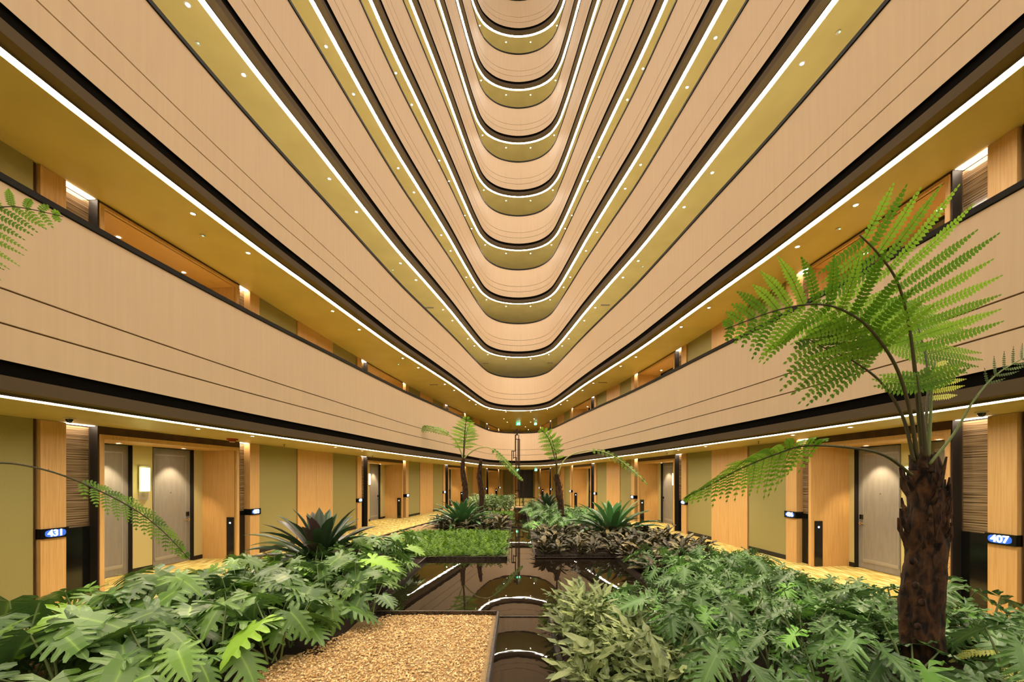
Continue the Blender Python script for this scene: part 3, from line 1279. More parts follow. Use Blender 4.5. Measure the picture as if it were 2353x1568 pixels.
# ------------------------------------------------------------------ rod sculpture
SD = 23.6
T = thing('rod_sculpture', 'tall slender sculpture of thin bronze rods bent at right angles at the far end', 'sculpture', (0, SD, .17))
rods = [
    [(1185, 1163), (1185, 1000), (1186, 1000)],
    [(1176, 1156), (1176, 1037), (1184, 1037), (1184, 1000)],
    [(1180, 1054), (1180, 1037)],
    [(1180, 1052), (1187, 1052), (1187, 1096), (1202, 1096), (1202, 1163)],
    [(1190, 1130), (1190, 1010), (1186, 1010)],
    [(1192, 1128), (1192, 1000)],
    [(1194, 1130), (1194, 1010), (1186, 1010)],
    [(1184, 1128), (1194, 1128), (1194, 1163)],
]
for r in rods:
    mb = MB()
    pts = [at(x, y, SD + random.uniform(-.12, .12) * 0) for x, y in r]
    for p, q in zip(pts, pts[1:]):
        lo = Vector((min(p.x, q.x) - .022, SD - .022, min(p.z, q.z) - .022))
        hi = Vector((max(p.x, q.x) + .022, SD + .022, max(p.z, q.z) + .022))
        mb.box(lo, hi)
    mb.build('bronze_rod', M['bronze_rod'], T, origin=(0, SD, .17))
mb = MB()
a = at(1186, 1001, SD)
b_ = at(1190, 986, SD)
mb.box((a.x, SD - .05, a.z), (b_.x, SD + .05, b_.z))
mb.box(tuple(at(1180, 997, SD) + Vector((0, -.05, 0))), tuple(at(1186, 992, SD) + Vector((0, .05, .02))))
mb.build('top_block', M['bronze_rod'], T, origin=(0, SD, .17))


# ------------------------------------------------------------------ leaves
def lobed_leaf(mb, Mx, L, Wd, nl=6, band=.42, gap=.22, sweep=.35, wavy=0.0, taper=.3, droop=.25, fold=.12, tint=0.0, teeth=0.0, crease=.12):
    """a big cut leaf in its own plane: midrib along +y, lobes both sides"""
    mb.tint = tint
    rnd = random.random

    def prof(v):           # half width at v in [-.22, 1]
        if v < 0:
            return Wd * (.78 + .9 * v)
        return Wd * max(.04, (1 - v ** 1.7) ** .75 * (.86 + .5 * v * (1 - v)))

    def P(x, y):
        r = x / Wd
        z = fold * abs(x) - droop * (r * r) * Wd * .8 - droop * 1.1 * max(0, y / L) ** 2 * L * .6
        z += wavy * math.sin(y * 40 / L + x * 30 / L) * .5
        return Mx @ Vector((x, y, z))
    v0 = -.24
    for sx in (-1, 1):
        edges = [v0 + (1.0 - v0) * i / nl for i in range(nl + 1)]
        for i in range(nl):
            a, c = edges[i], edges[i + 1]
            mid = (a + c) / 2
            wb = prof(mid) * band
            wo = prof(mid) * (1 + .12 * (rnd() - .5))
            ya, yc = a * L, c * L
            ym = mid * L
            ra, rc = max(0, a) * L, max(0, c) * L
            # band quad (from midrib to band edge)
            lastl = (i == nl - 1)
            mb.vein = 1.0
            p0 = mb.pt(P(0, ra))
            p1 = mb.pt(P(0, rc))
            mb.vein = 0.0
            p2 = mb.pt(P(sx * (wb if not lastl else .0), yc if not lastl else L))
            p3 = mb.pt(P(sx * prof(a) * band if i else sx * prof(mid) * band, ya))
            if lastl:
                q0 = mb.pt(P(0, L * 1.06))
                q1 = mb.pt(P(sx * prof(mid) * .75, mid * L + .0 * L))
                q2 = mb.pt(P(sx * prof(mid) * .45, mid * L + .07 * L))
                mb.face((p3, q1, q2, q0, p1, p0) if sx < 0 else (p3, q1, q2, q0, p1, p0)[::-1])
                continue
            mb.face((p0, p1, p2, p3) if sx < 0 else (p3, p2, p1, p0))
            # lobe: three points across so that it creases along its own vein
            g = (c - a) * L * gap
            sw = (sweep + .35 * mid) * wo
            if a < 0:
                sw = -.22 * wo
            h0 = (c - a) * L * .5 - g * .35
            e0 = P(sx * (prof(a) * band if i else wb), ya)
            e1 = P(sx * wb, yc)
            cr = -crease * h0
            rows = [[e0, (e0 + e1) / 2, e1]]
            for fr, hw_ in ((.4, .96), (.75, .5 + taper * .5), (.93, .25 + taper * .6), (1.0, taper * .55)):
                xx = wb + (wo - wb) * fr
                yy = ym + sw * fr
                hh = h0 * hw_
                tt = teeth * (rnd() - .5) * h0
                zz = wavy * (rnd() - .5) * 2
                up = Mx.to_3x3() @ Vector((0, 0, zz))
                rows.append([P(sx * xx, yy - hh + tt) + up, P(sx * (xx + (.02 * L if fr == 1 else 0)), yy) + up + Mx.to_3x3() @ Vector((0, 0, cr)),
                             P(sx * (xx + (.0 * L if fr == 1 else 0)), yy + hh) + up])
            if sx > 0:
                rows = [r[::-1] for r in rows]
            idx = []
            for r in rows:
                ii = []
                for q_, p_ in enumerate(r):
                    mb.vein = .97 if q_ == 1 else 0.0
                    ii.append(mb.pt(p_))
                idx.append(ii)
            mb.vein = 0.0
            for A_, B_ in zip(idx, idx[1:]):
                for k in (0, 1):
                    mb.face((A_[k], A_[k + 1], B_[k + 1], B_[k]))


def lance_leaf(mb, Mx, L, Wd, tint=0.0, wavy=.0, droop=.5, n=6, fold=.3):
    mb.tint = tint
    rows = []
    ph = random.uniform(0, 6)
    for i in range(n + 1):
        v = i / n
        w_ = Wd * (math.sin(PI * min(1, v * .97 + .03)) ** .75) if v < 1 else .001
        y = L * (v - .12 * droop * v * v)
        z = -droop * L * .55 * v * v
        wz = wavy * math.sin(v * 16 + ph)
        rows.append([Mx @ Vector((-w_, y, z + fold * w_ + wz)), Mx @ Vector((0, y, z)), Mx @ Vector((w_, y, z + fold * w_ - wz))])
    idx = []
    for r in rows:
        ii = []
        for q_, p_ in enumerate(r):
            mb.vein = .95 if q_ == 1 else 0.0
            ii.append(mb.pt(p_))
        idx.append(ii)
    mb.vein = 0.0
    for A_, B_ in zip(idx, idx[1:]):
        for k in (0, 1):
            mb.face((A_[k], A_[k + 1], B_[k + 1], B_[k]))


def orient(p, az, tilt, roll=0.0):
    """leaf frame at p: +y points along azimuth az and tips downward by tilt"""
    return Matrix.Translation(p) @ Matrix.Rotation(az, 4, 'Z') @ Matrix.Rotation(-tilt, 4, 'X') @ Matrix.Rotation(roll, 4, 'Y')


def make_cut_plant(name, leafM, nleaf, hmin, hmax, spread, Lr, kw, bright=.12, wratio=.62):
    T = thing(name, 'x', 'plant')
    fol, st = MB(), MB()
    for i in range(nleaf):
        az = 2 * PI * (i + random.random() * .7) / nleaf
        h = random.uniform(hmin, hmax)
        r = spread * random.uniform(.35, 1.0)
        L = random.uniform(*Lr)
        tip = Vector((-math.sin(az) * r, math.cos(az) * r, h))
        base = Vector((random.uniform(-.05, .05), random.uniform(-.05, .05), -.02))
        mid = base.lerp(tip, .55) + Vector((0, 0, h * .12))
        st.tube([base, mid, tip], .009, .005, n=5, caps=False)
        tl = random.uniform(.15, .85)
        tint = random.uniform(.0, .28) if random.random() > bright else random.uniform(.7, 1.0)
        lobed_leaf(fol, orient(tip, az + random.uniform(-.4, .4), tl, random.uniform(-.35, .35)), L, L * wratio, tint=tint, **kw)
    fol.build('foliage', leafM, T, smooth=False, tint=True)
    st.build('stems', M['stem'], T, smooth=True)
    return T


def make_lance_plant(name, leafM, nleaf, Lr, Wr, wavy, trng=(0, .6), up=.9, stemm='stem_dark'):
    T = thing(name, 'x', 'plant')
    fol, st = MB(), MB()
    for i in range(nleaf):
        az = random.uniform(0, 2 * PI)
        e = random.uniform(.25, 1.25)
        L = random.uniform(*Lr)
        h = random.uniform(.02, .2)
        r = random.uniform(0, .07)
        p = Vector((-math.sin(az) * r, math.cos(az) * r, h))
        st.tube([(0, 0, -.03), p], .004, .003, n=4, caps=False)
        lance_leaf(fol, orient(p, az, -(1.45 - e) * up, random.uniform(-.5, .5)), L, L * random.uniform(*Wr), trng[0] + (trng[1] - trng[0]) * random.random() ** 1.8, wavy)
    fol.build('foliage', leafM, T, tint=True)
    st.build('stems', M[stemm], T)
    return T


def make_bromeliad(leafM, R, n=38, width=.062, dark=.4, seed=0):
    rd = random.Random(seed)
    T = thing('bromeliad', 'x', 'plant')
    outer, inner = MB(), MB()
    for i in range(n):
        fr = i / n
        az = i * 2.39996 + rd.uniform(-.15, .15)
        el = math.radians(12 + 66 * fr ** 1.1)
        L = R * (1.05 - .30 * fr) * rd.uniform(.9, 1.1)
        wd = width * rd.uniform(.85, 1.1)
        mb = outer if fr < .6 else inner
        mb.tint = rd.uniform(0, 1) if rd.random() < dark else rd.uniform(0, .25)
        rows = []
        m = 8
        a = Vector((math.cos(az), math.sin(az), 0))
        s = Vector((-math.sin(az), math.cos(az), 0))
        x = z = 0.0
        e = el + .25
        pts = []
        for j in range(m + 1):
            pts.append((x, z, e))
            e -= (.75 - .35 * fr) / m * (1 + j / m * .6)
            x += math.cos(e) * L / m
            z += math.sin(e) * L / m
        for j, (x, z, e) in enumerate(pts):
            v = j / m
            w_ = wd * (.85 + .4 * v) * (1 if v < .7 else max(.02, max(0, 1 - (v - .7) / .3) ** .7))
            up = Vector((0, 0, 1)) * math.cos(e) - a * math.sin(e)
            c = a * (x + .05) + Vector((0, 0, z + .02))
            rows.append([c - s * w_ + up * w_ * .45, c, c + s * w_ + up * w_ * .45])
        mb.grid(rows)
    outer.build('outer_leaves', leafM, T, smooth=True, tint=True)
    inner.build('inner_leaves', leafM, T, smooth=True, tint=True)
    return T


# ---- scatter helper: first use moves the prototypes, later ones copy them
used = set()


def place(protos, p, rz, sc, label, group):
    o = random.choice(protos)
    if o.name not in used:
        used.add(o.name)
        q = o
    else:
        q = copy_tree(o)
    q.location = p
    q.rotation_euler = (random.uniform(-.06, .06), random.uniform(-.06, .06), rz)
    q.scale = (sc, sc, sc)
    q['label'] = label
    if group:
        q['group'] = group
    return q


def poisson(n, region, rmin, tries=6000):
    pts = []
    for _ in range(tries):
        if len(pts) >= n:
            break
        x, d = region()
        if all((x - a) ** 2 + (d - b_) ** 2 > rmin * rmin for a, b_ in pts):
            pts.append((x, d))
    return pts


# monstera
mon_kw = dict(nl=7, band=.44, gap=.24, sweep=.16, taper=.78, droop=.40, fold=.12)
MON = [make_cut_plant('monstera', M['monstera'], random.choice((5, 5, 6)), .20, .48, .30, (.25, .37), mon_kw, bright=.11, wratio=.60) for _ in range(7)]


def mon_region():
    d = random.uniform(2.75, 7.9)
    right = (-2.2 + (d - 3.2) * .42 - .10) if d < PD0 else -2.02
    return random.uniform(-pw(d) + .22, right), d


for x, d in poisson(88, mon_region, .33):
    if d < 4.8 and x > -3.0:
        lb, g = 'leafy monstera beside the golden gravel in the near left bed', 'monsteras beside the near gravel'
    elif x > -2.9:
        lb, g = 'leafy monstera leaning over the left rim of the pool', 'monsteras along the left rim of the pool'
    elif d < 4.6:
        lb, g = 'leafy monstera in the near left corner by the corridor', 'monsteras in the near left corner'
    elif d < 6.2:
        lb, g = 'leafy monstera in front of the doorway of rooms 431 and 432', 'monsteras in front of rooms 431 and 432'
    else:
        lb, g = 'leafy monstera around the large dark bromeliad', 'monsteras around the large dark bromeliad'
    hs = 1.15 if d < 4.6 and x < -3.2 else .82 if x < -pw(d) + .9 else 1.05
    place(MON, (x, d, ZS), random.uniform(0, 6.28), random.uniform(.85, 1.15) * hs, lb, g)

# philodendron (front right and far right)
phi_kw = dict(nl=8, band=.22, gap=.40, sweep=.42, wavy=.012, taper=.6, droop=.25, fold=.18, teeth=.6)
PHI = [make_cut_plant('philodendron', M['philo'], random.choice((6, 7)), .20, .46, .30, (.24, .35), phi_kw, bright=.15, wratio=.52) for _ in range(7)]


def phi_region():
    d = random.uniform(2.75, 7.4)
    left = 1.25 if d < PD0 else 2.18
    x = random.uniform(left, pw(d) - .2)
    return x, d


TREE = Vector((3.15, 3.14))
for x, d in poisson(95, phi_region, .32):
    if math.hypot(x - TREE.x, d - TREE.y) < .28:
        continue
    if d < 3.9 and x < 3.0:
        lb, g = 'cut-leaf philodendron at the near edge, left of the big trunk', 'philodendrons left of the big trunk'
    elif x > 3.0 and d < 3.9:
        lb, g = 'cut-leaf philodendron right of and behind the big trunk', 'philodendrons right of the big trunk'
    elif x < 2.4:
        lb, g = 'cut-leaf philodendron in the middle of the right bed near the pool', 'philodendrons near the pool'
    else:
        lb, g = 'cut-leaf philodendron in the right bed before rooms 405 and 406', 'philodendrons before rooms 405 and 406'
    place(PHI, (x, d, ZS), random.uniform(0, 6.28), random.uniform(.8, 1.1) * (1.25 if x > 3.3 and d < 4.3 else .82 if x > pw(d) - .9 else 1.08 if d < 4.5 else .95), lb, g)


def phi2():
    d = random.uniform(11.6, 18.0)
    return random.uniform(.55, min(3.0, pw(d) - .3)), d


for x, d in poisson(44, phi2, .36):
    place(PHI, (x, d, ZS), random.uniform(0, 6.28), random.uniform(1.0, 1.35), 'cut-leaf philodendron far back on the right of the channel', 'far right philodendrons')

# pale lance-leaved plants by the channel
CAL = [make_lance_plant('lance_leaf_plant', M['cal_light'], 24, (.17, .29), (.085, .12), .010, (0, 1), stemm='stem') for _ in range(5)]


def cal1():
    d = random.uniform(2.75, 5.9)
    if d < PD0:
        return random.uniform(.5, 1.3), d
    return random.uniform(.75, 1.2), min(d, PD0 - .05)


for x, d in poisson(34, cal1, .2):
    lb, g = ('pale wavy lance-leaved plant at the near end of the channel', 'pale lance plants at the near channel') if d < 3.8 else \
            ('pale wavy lance-leaved plant at the near right corner of the pool', 'pale lance plants at the pool corner')
    place(CAL, (x, d, ZS), random.uniform(0, 6.28), random.uniform(1.0, 1.4), lb, g)

# dark lance-leaved plants
CAD = [make_lance_plant('dark_lance_plant', M['cal_dark'], 17, (.16, .27), (.13, .18), .006, (0, .9)) for _ in range(5)]


def cad1():
    d = random.uniform(6.2, 11.6)
    if d < PD1 + .2:
        return random.uniform(2.1, 3.3), d
    return random.uniform(.5, pw(d) - .2), d


for x, d in poisson(150, cad1, .24):
    lb, g = ('dark small-leaved plant right of the pool, before the philodendrons', 'dark plants right of the pool') if d < PD1 + .2 else \
            ('dark small-leaved plant in the band beyond the pool, right of the channel', 'dark plants beyond the pool')
    place(CAD, (x, d, ZS), random.uniform(0, 6.28), random.uniform(.95, 1.35), lb, g)


def cad2():
    d = random.uniform(12.2, 15.4)
    return random.uniform(-2.7, -.45), d


for x, d in poisson(60, cad2, .25):
    place(CAD, (x, d, ZS), random.uniform(0, 6.28), random.uniform(1.0, 1.35), 'dark small-leaved plant round the middle left bromeliad', 'dark plants left of the channel')

# bright ground cover: nobody could count it
for (dmin, dmax, xmin, lbl) in ((8.25, 11.9, -3.2, 'bright green feathery groundcover beyond the pool, left of the channel'),
                                (15.5, 19.0, -1.9, 'bright green feathery groundcover far back, left of the channel')):
    mb = MB()
    n = 0
    while n < (5200 if dmin < 9 else 2400):
        d = random.uniform(dmin, dmax)
        x = random.uniform(xmin, CL - .04)
        if x < -pw(d) + .75 - .25 * math.sin(d * 2.3):
            n += 1
            continue
        az = random.uniform(0, 2 * PI)
        mb.tint = random.random()
        L = random.uniform(.10, .19)
        el = random.uniform(.15, 1.0)
        a = Vector((math.cos(az) * math.cos(el), math.sin(az) * math.cos(el), math.sin(el)))
        s = Vector((-math.sin(az), math.cos(az), 0))
        p = Vector((x, d, ZS + .05 * noise.noise(Vector((x * 2.5, d * 2.5, 1))) + .03))
        for j in range(4):
            c = p + a * L * (.25 + .25 * j) - Vector((0, 0, .25 * L * (.25 * j) ** 2))
            w_ = L * (.42 - .09 * j)
            f = a * L * .16
            for sg in (-1, 1):
                mb.poly([c, c + s * sg * w_ + f * 1.2 - Vector((0, 0, .2 * w_)), c + f * .9])
        n += 1
    tag(mb.build('groundcover', M['ground'], tint=True), lbl, 'groundcover', kind='stuff')

# shrubs at the far end
SHR = []
for _ in range(3):
    T = thing('leafy_shrub', 'x', 'shrub')
    fol, st = MB(), MB()
    for i in range(95):
        az = random.uniform(0, 2 * PI)
        r = random.uniform(.02, .3)
        h = random.uniform(.15, .72)
        p = Vector((math.cos(az) * r, math.sin(az) * r, h))
        if i % 8 == 0:
            st.tube([(0, 0, -.02), p * .6 + Vector((0, 0, .02)), p], .008, .004, n=4, caps=False)
        lance_leaf(fol, orient(p, random.uniform(0, 6.28), random.uniform(-.5, .5), random.uniform(-.6, .6)), random.uniform(.1, .18), .032, random.random(), n=3)
    fol.build('foliage', M['shrub'], T, tint=True)
    st.build('stems', M['stem_dark'], T)
    SHR.append(T)


def shr():
    d = random.uniform(18.6, 22.6)
    return random.uniform(-2.3, -.3), d


for x, d in poisson(28, shr, .38):
    if d > 20.6 and x > -.9:
        continue
    place(SHR, (x, d, ZS), random.uniform(0, 6.28), random.uniform(.9, 1.25), 'pale leafy shrub in the far left of the garden, left of the rods', 'far left shrubs')
for x, d in ((.75, 21.0), (1.0, 19.6), (.8, 22.4), (-.35, 23.9), (.3, 24.1), (-.9, 23.9)):
    place(SHR, (x, d, ZS), random.uniform(0, 6.28), random.uniform(.6, .8), 'low leafy shrub around the foot of the rod sculpture', 'shrubs round the sculpture')
for x, d in poisson(9, lambda: (random.uniform(-2.6, -1.7), random.uniform(15.2, 18.0)), .4):
    place(SHR, (x, d, ZS), random.uniform(0, 6.28), random.uniform(.5, .75), 'leafy shrub behind the middle bromeliad by the left corridor', 'shrubs behind the middle bromeliad')

# bromeliads
for R, n, wd, m_, dk, p, rz, lb in (
        (1.32, 42, .085, 'brom', .55, (-3.55, 7.25, .24), .3, 'largest dark green and purple bromeliad in the near left bed'),
        (1.25, 48, .075, 'brom_bright', .15, (-1.85, 13.3, .18), 1.1, 'bright green bromeliad in the middle left, behind the groundcover'),
        (1.45, 38, .088, 'brom_bright', .25, (2.55, 11.0, .18), 2.0, 'broad green bromeliad right of the channel, before room 404'),
        (1.2, 34, .075, 'brom', .35, (1.45, 20.2, .18), .7, 'small-looking dark bromeliad at the far right of the channel')):
    B = make_bromeliad(M[m_], R, n, wd, dk, seed=int(R * 100))
    B.location = p
    B.rotation_euler = (0, 0, rz)
    B['label'] = lb


# ------------------------------------------------------------------ ferns
def resample(path, n):
    path = [Vector(p) for p in path]
    pts = []
    P = [path[0] * 2 - path[1]] + path + [path[-1] * 2 - path[-2]]
    for i in range(1, len(P) - 2):
        p0, p1, p2, p3 = P[i - 1:i + 3]
        for j in range(12):
            t = j / 12
            pts.append(.5 * ((2 * p1) + (p2 - p0) * t + (2 * p0 - 5 * p1 + 4 * p2 - p3) * t * t + (3 * p1 - p0 - 3 * p2 + p3) * t ** 3))
    pts.append(path[-1])
    s = [0.0]
    for a, b_ in zip(pts, pts[1:]):
        s.append(s[-1] + (b_ - a).length)
    out = []
    k = 0
    for i in range(n + 1):
        t = s[-1] * i / n
        while k < len(s) - 2 and s[k + 1] < t:
            k += 1
        f = (t - s[k]) / max(1e-9, s[k + 1] - s[k])
        out.append(pts[k].lerp(pts[k + 1], min(1, max(0, f))))
    return out


def frond(T, origin, path, r0=.012, start=.35, npin=18, plen=.5, pl=.035, side=None, sweep=.25, droop=.25, leafm='fern', rachism='rachis',
          pinsp=.024, prof=None, skip=(), tintr=(0, 1), spiky=True, one=0):
    pts = resample(path, 40)
    rb = MB()
    rb.tube(pts, r0, r0 * .28, n=6)
    if spiky:
        for i in range(90):
            k = random.randrange(0, 28)
            p = pts[k].lerp(pts[k + 1], random.random())
            a = random.uniform(0, 6.28)
            v = Vector((math.cos(a), math.sin(a) * .6, .5 + random.random() * .3)).normalized() * random.uniform(.008, .016)
            r = r0 * .9
            q = p + v.normalized() * r * .7
            e = Vector((v.y, -v.x, 0)).normalized() * .0025
            rb.poly([q - e, q + e, q + v])
    R = rb.build('rachis', M[rachism], T, smooth=True, origin=origin)
    lb = MB()
    n = npin
    for i in range(n):
        f = start + (1 - start) * (i + .3) / n
        kf = f * 40
        k = min(39, int(kf))
        p = pts[k].lerp(pts[k + 1], kf - k)
        tg = (pts[min(40, k + 1)] - pts[max(0, k - 1)]).normalized()
        S = Vector(side) if side is not None else tg.cross(Vector((0, 0, 1)))
        S = (S - tg * S.dot(tg)).normalized()
        v = (f - start) / (1 - start)
        pr = prof(v) if prof else (math.sin(PI * min(1, .18 + .82 * v)) ** .8 * (1 - .25 * v) + .06)
        for sg in (-1, 1):
            if one and sg != one:
                continue
            if random.random() < .02:
                continue
            L = plen * pr * random.uniform(.85, 1.1)
            D = (S * sg + tg * (sweep + .35 * v)).normalized()
            Nn = tg.cross(S).normalized()
            m = max(4, int(L / pinsp))
            dr = droop * random.uniform(.6, 1.4)
            base_t = random.uniform(*tintr)
            lb.tint = base_t
            prev = p
            for j in range(m):
                u = (j + .5) / m
                c = p + D * L * u + Vector((0, 0, -dr * L * u * u)) + tg * .10 * L * u * u
                dd = (c - prev).normalized()
                Wv = dd.cross(Nn).normalized()
                ln = pl * min(1, (1 - u) * 2.4 + .1) * (.8 + .2 * min(1, u * 6))
                wd = pinsp * .42
                lb.tint = base_t * (.55 + .6 * u)
                for s2 in (-1, 1):
                    a = c + Wv * s2 * ln + dd * ln * .35 - Vector((0, 0, ln * .12))
                    lb.poly([c - dd * wd * .8, c + Wv * s2 * ln * .55 + dd * (ln * .12 - wd), a, c + Wv * s2 * ln * .5 + dd * (ln * .22 + wd), c + dd * wd * .8])
                prev = c
            # pinna midrib
            e = [p, p + D * L * .5 + Vector((0, 0, -dr * L * .25)) + tg * .025 * L, p + D * L + Vector((0, 0, -dr * L)) + tg * .1 * L]
            lb.tint = base_t * .1 - .2
            lb.tube(e, .0022, .001, n=3, caps=False)
    lb.build('leaflets', M[leafm], R, tint=True, origin=origin)
    return R


def fern_trunk(T, origin, path, r, n=20, rows=40, rough=.12, mname='trunk', stubs=0, r_top=None):
    pts = resample(path, rows)
    mb = MB()
    rr = []
    for i, p in enumerate(pts):
        v = i / rows
        row = []
        for k in range(n):
            a = 2 * PI * k / n
            rad = r if r_top is None else r + (r_top - r) * max(0, (v - .7) / .3) ** 1.5
            q = Vector((math.cos(a) * 2.2, math.sin(a) * 2.2, v * (path[-1][2] - path[0][2]) * 2.4))
            rad *= 1 + rough * noise.noise(q) * 1.5 + rough * .8 * noise.noise(q * 3.1) + rough * .45 * noise.noise(q * Vector((7, 7, 3)).x)
            row.append((p.x + math.cos(a) * rad, p.y + math.sin(a) * rad, p.z))
        rr.append(row)
    idx = mb.grid(rr, closed=True)
    mb.face(idx[-1])
    t = mb.build('trunk', M[mname], T, smooth=True, origin=origin)
    if stubs:
        sb = MB()
        top = pts[-1]
        for i in range(stubs):
            a = random.uniform(0, 2 * PI)
            v = random.uniform(.55, 1.0)
            c = pts[int(v * rows)]
            rad = (r if v < .8 else r * (1.25 - (v - .55) * .9)) * .92
            b0 = Vector((c.x + math.cos(a) * rad, c.y + math.sin(a) * rad, c.z - .05))
            ln = random.uniform(.08, .26) * (1 if r > .1 else .4)
            b1 = b0 + Vector((math.cos(a) * .05 * (1 if r > .1 else .5), math.sin(a) * .05, ln))
            sb.tube([b0, (b0 + b1) / 2 + Vector((math.cos(a), math.sin(a), 0)) * .015, b1], r * .13, r * .04, n=5)
        sb.build('frond_stubs', M[mname], T, smooth=False, origin=origin)
    return t


# ---- the big foreground tree fern
o = Vector((3.15, 3.14, ZS))
T = thing('tree_fern', 'big tree fern with thick shaggy brown trunk and wide green fronds in the right foreground', 'tree fern', o)
base = at(2122, 1570, 3.14)
top = at(2126, 1072, 3.14)
fern_trunk(T, o, [Vector((base.x, 3.14, ZS - .03)), at(2118, 1400, 3.14), at(2130, 1240, 3.14), top, at(2122, 1045, 3.14)], .122, n=40, rows=90, rough=.12, stubs=0, r_top=.075)
sb = MB()
for i in range(44):
    a = random.uniform(0, 2 * PI)
    z = random.uniform(1.3, 1.82)
    rad = .118 if z < 1.6 else .118 - (z - 1.6) * .15
    b0 = Vector((o.x + math.cos(a) * rad, o.y + math.sin(a) * rad, z - .06))
    ln = random.uniform(.10, .24)
    b1 = b0 + Vector((math.cos(a) * .02, math.sin(a) * .02, ln))
    sb.tube([b0 - Vector((math.cos(a), math.sin(a), 0)) * .02, (b0 + b1) / 2 + Vector((math.cos(a), math.sin(a), 0)) * .016, b1 + Vector((math.cos(a), math.sin(a), 0)) * .012], .021, .006, n=6)
for x0, y0, x1, y1, rr_ in ((2098, 1080, 2105, 1040, .03), (2160, 1120, 2175, 1050, .018), (2082, 1130, 2068, 1075, .02), (2120, 1075, 2122, 1025, .035), (2140, 1085, 2150, 1040, .025)):
    sb.tube([at(x0, y0, 3.02), at(x1, y1, 3.02)], rr_, rr_ * .35, n=6)
sb.build('old_frond_stubs', M['trunk'], T, origin=o)
kb = MB()
for x, y in ((2103, 1345), (2098, 1290), (2118, 1385), (2108, 1440), (2150, 1330)):
    p = at(x, y, 3.04)
    rows = []
    for a_ in (0, .5, 1.0, 1.4):
        rows.append([p + Vector((.03 * math.cos(a_) * math.cos(2 * PI * k / 8), -.02 * math.sin(a_), .03 * math.cos(a_) * math.sin(2 * PI * k / 8))) for k in range(8)])
    kb.grid(rows, closed=True)
kb.build('trunk_knobs', M['trunk'], T, origin=o, smooth=True)['kind'] = 'stuff'
fb = MB()
for i in range(150):
    a = random.uniform(PI, 2 * PI)
    z = random.uniform(.3, 1.75)
    p = Vector((o.x + math.cos(a) * .120, o.y + math.sin(a) * .120, z))
    q = p + Vector((math.cos(a) * .02 + random.uniform(-.02, .02), math.sin(a) * .02, random.uniform(-.05, .05)))
    fb.tube([p, (p + q) / 2, q], .0015, .0008, n=3, caps=False)
fb.build('loose_fibres', M['trunk'], T, origin=o)['kind'] = 'stuff'
# fronds
frond(T, o, [at(2122, 1065, 3.1), at(2112, 960, 3.05), at(2100, 830, 2.98), at(2083, 720, 2.92), at(2058, 640, 2.86), at(2015, 580, 2.8), at(1975, 540, 2.75)],
      .017, .46, 13, .80, .040, side=(1, -.12, .30), sweep=-.05, droop=.06, pinsp=.026, prof=lambda v: (1 - .62 * v ** 1.5) * (.75 + .25 * min(1, v * 4)))
frond(T, o, [at(2108, 1055, 3.0), at(2092, 950, 2.95), at(2062, 850, 2.9), at(2015, 775, 2.85), at(1965, 728, 2.85), at(1890, 700, 2.9), at(1790, 712, 3.0), at(1665, 757, 3.1)],
      .014, .42, 15, .46, .038, side=(.62, .25, -.74), sweep=.30, droop=.12, pinsp=.026)
frond(T, o, [at(2100, 1060, 3.0), at(2075, 960, 3.0), at(2025, 880, 3.0), at(1960, 830, 3.0), at(1890, 798, 3.05), at(1850, 775, 3.1)],
      .013, .62, 9, .40, .040, side=(-.45, .35, -.8), sweep=.25, droop=.25, pinsp=.028)
frond(T, o, [at(2095, 1092, 2.98), at(2035, 1048, 2.9), at(1960, 1030, 2.85), at(1850, 1025, 2.85), at(1780, 1045, 2.9), at(1700, 1078, 3.0), at(1625, 1118, 3.1), at(1570, 1146, 3.15)],
      .012, .46, 17, .30, .036, side=(-.25, .75, -.62), sweep=.1, droop=.45, pinsp=.026)
frond(T, o, [at(2135, 1068, 3.0), at(2190, 1000, 2.95), at(2235, 925, 2.9), at(2280, 870, 2.88), at(2330, 835, 2.88), at(2400, 800, 2.9)],
      .010, .55, 7, .14, .012, side=(.8, -.3, -.4), sweep=.9, droop=-.2, pinsp=.012, leafm='shrub', rachism='stem')
frond(T, o, [at(2132, 1050, 3.05), at(2138, 960, 3.02), at(2142, 880, 3.0), at(2150, 830, 2.98)],
      .015, .6, 6, .30, .024, side=(1, .1, .1), sweep=.05, droop=.12, pinsp=.018, rachism='stem', one=1, leafm='fern_yellow')
frond(T, o, [at(2128, 1050, 2.98), at(2120, 960, 2.95), at(2112, 900, 2.95), at(2106, 860, 2.95)], .018, .8, 5, .32, .036, side=(1, -.2, .15), sweep=.1, droop=.1, rachism='rachis')
frond(T, o, [at(2118, 1060, 3.15), at(2128, 960, 3.2), at(2132, 860, 3.3), at(2112, 760, 3.45), at(2080, 690, 3.6)],
      .013, .55, 12, .62, .042, side=(1, .2, .16), sweep=.0, droop=.06, pinsp=.03)

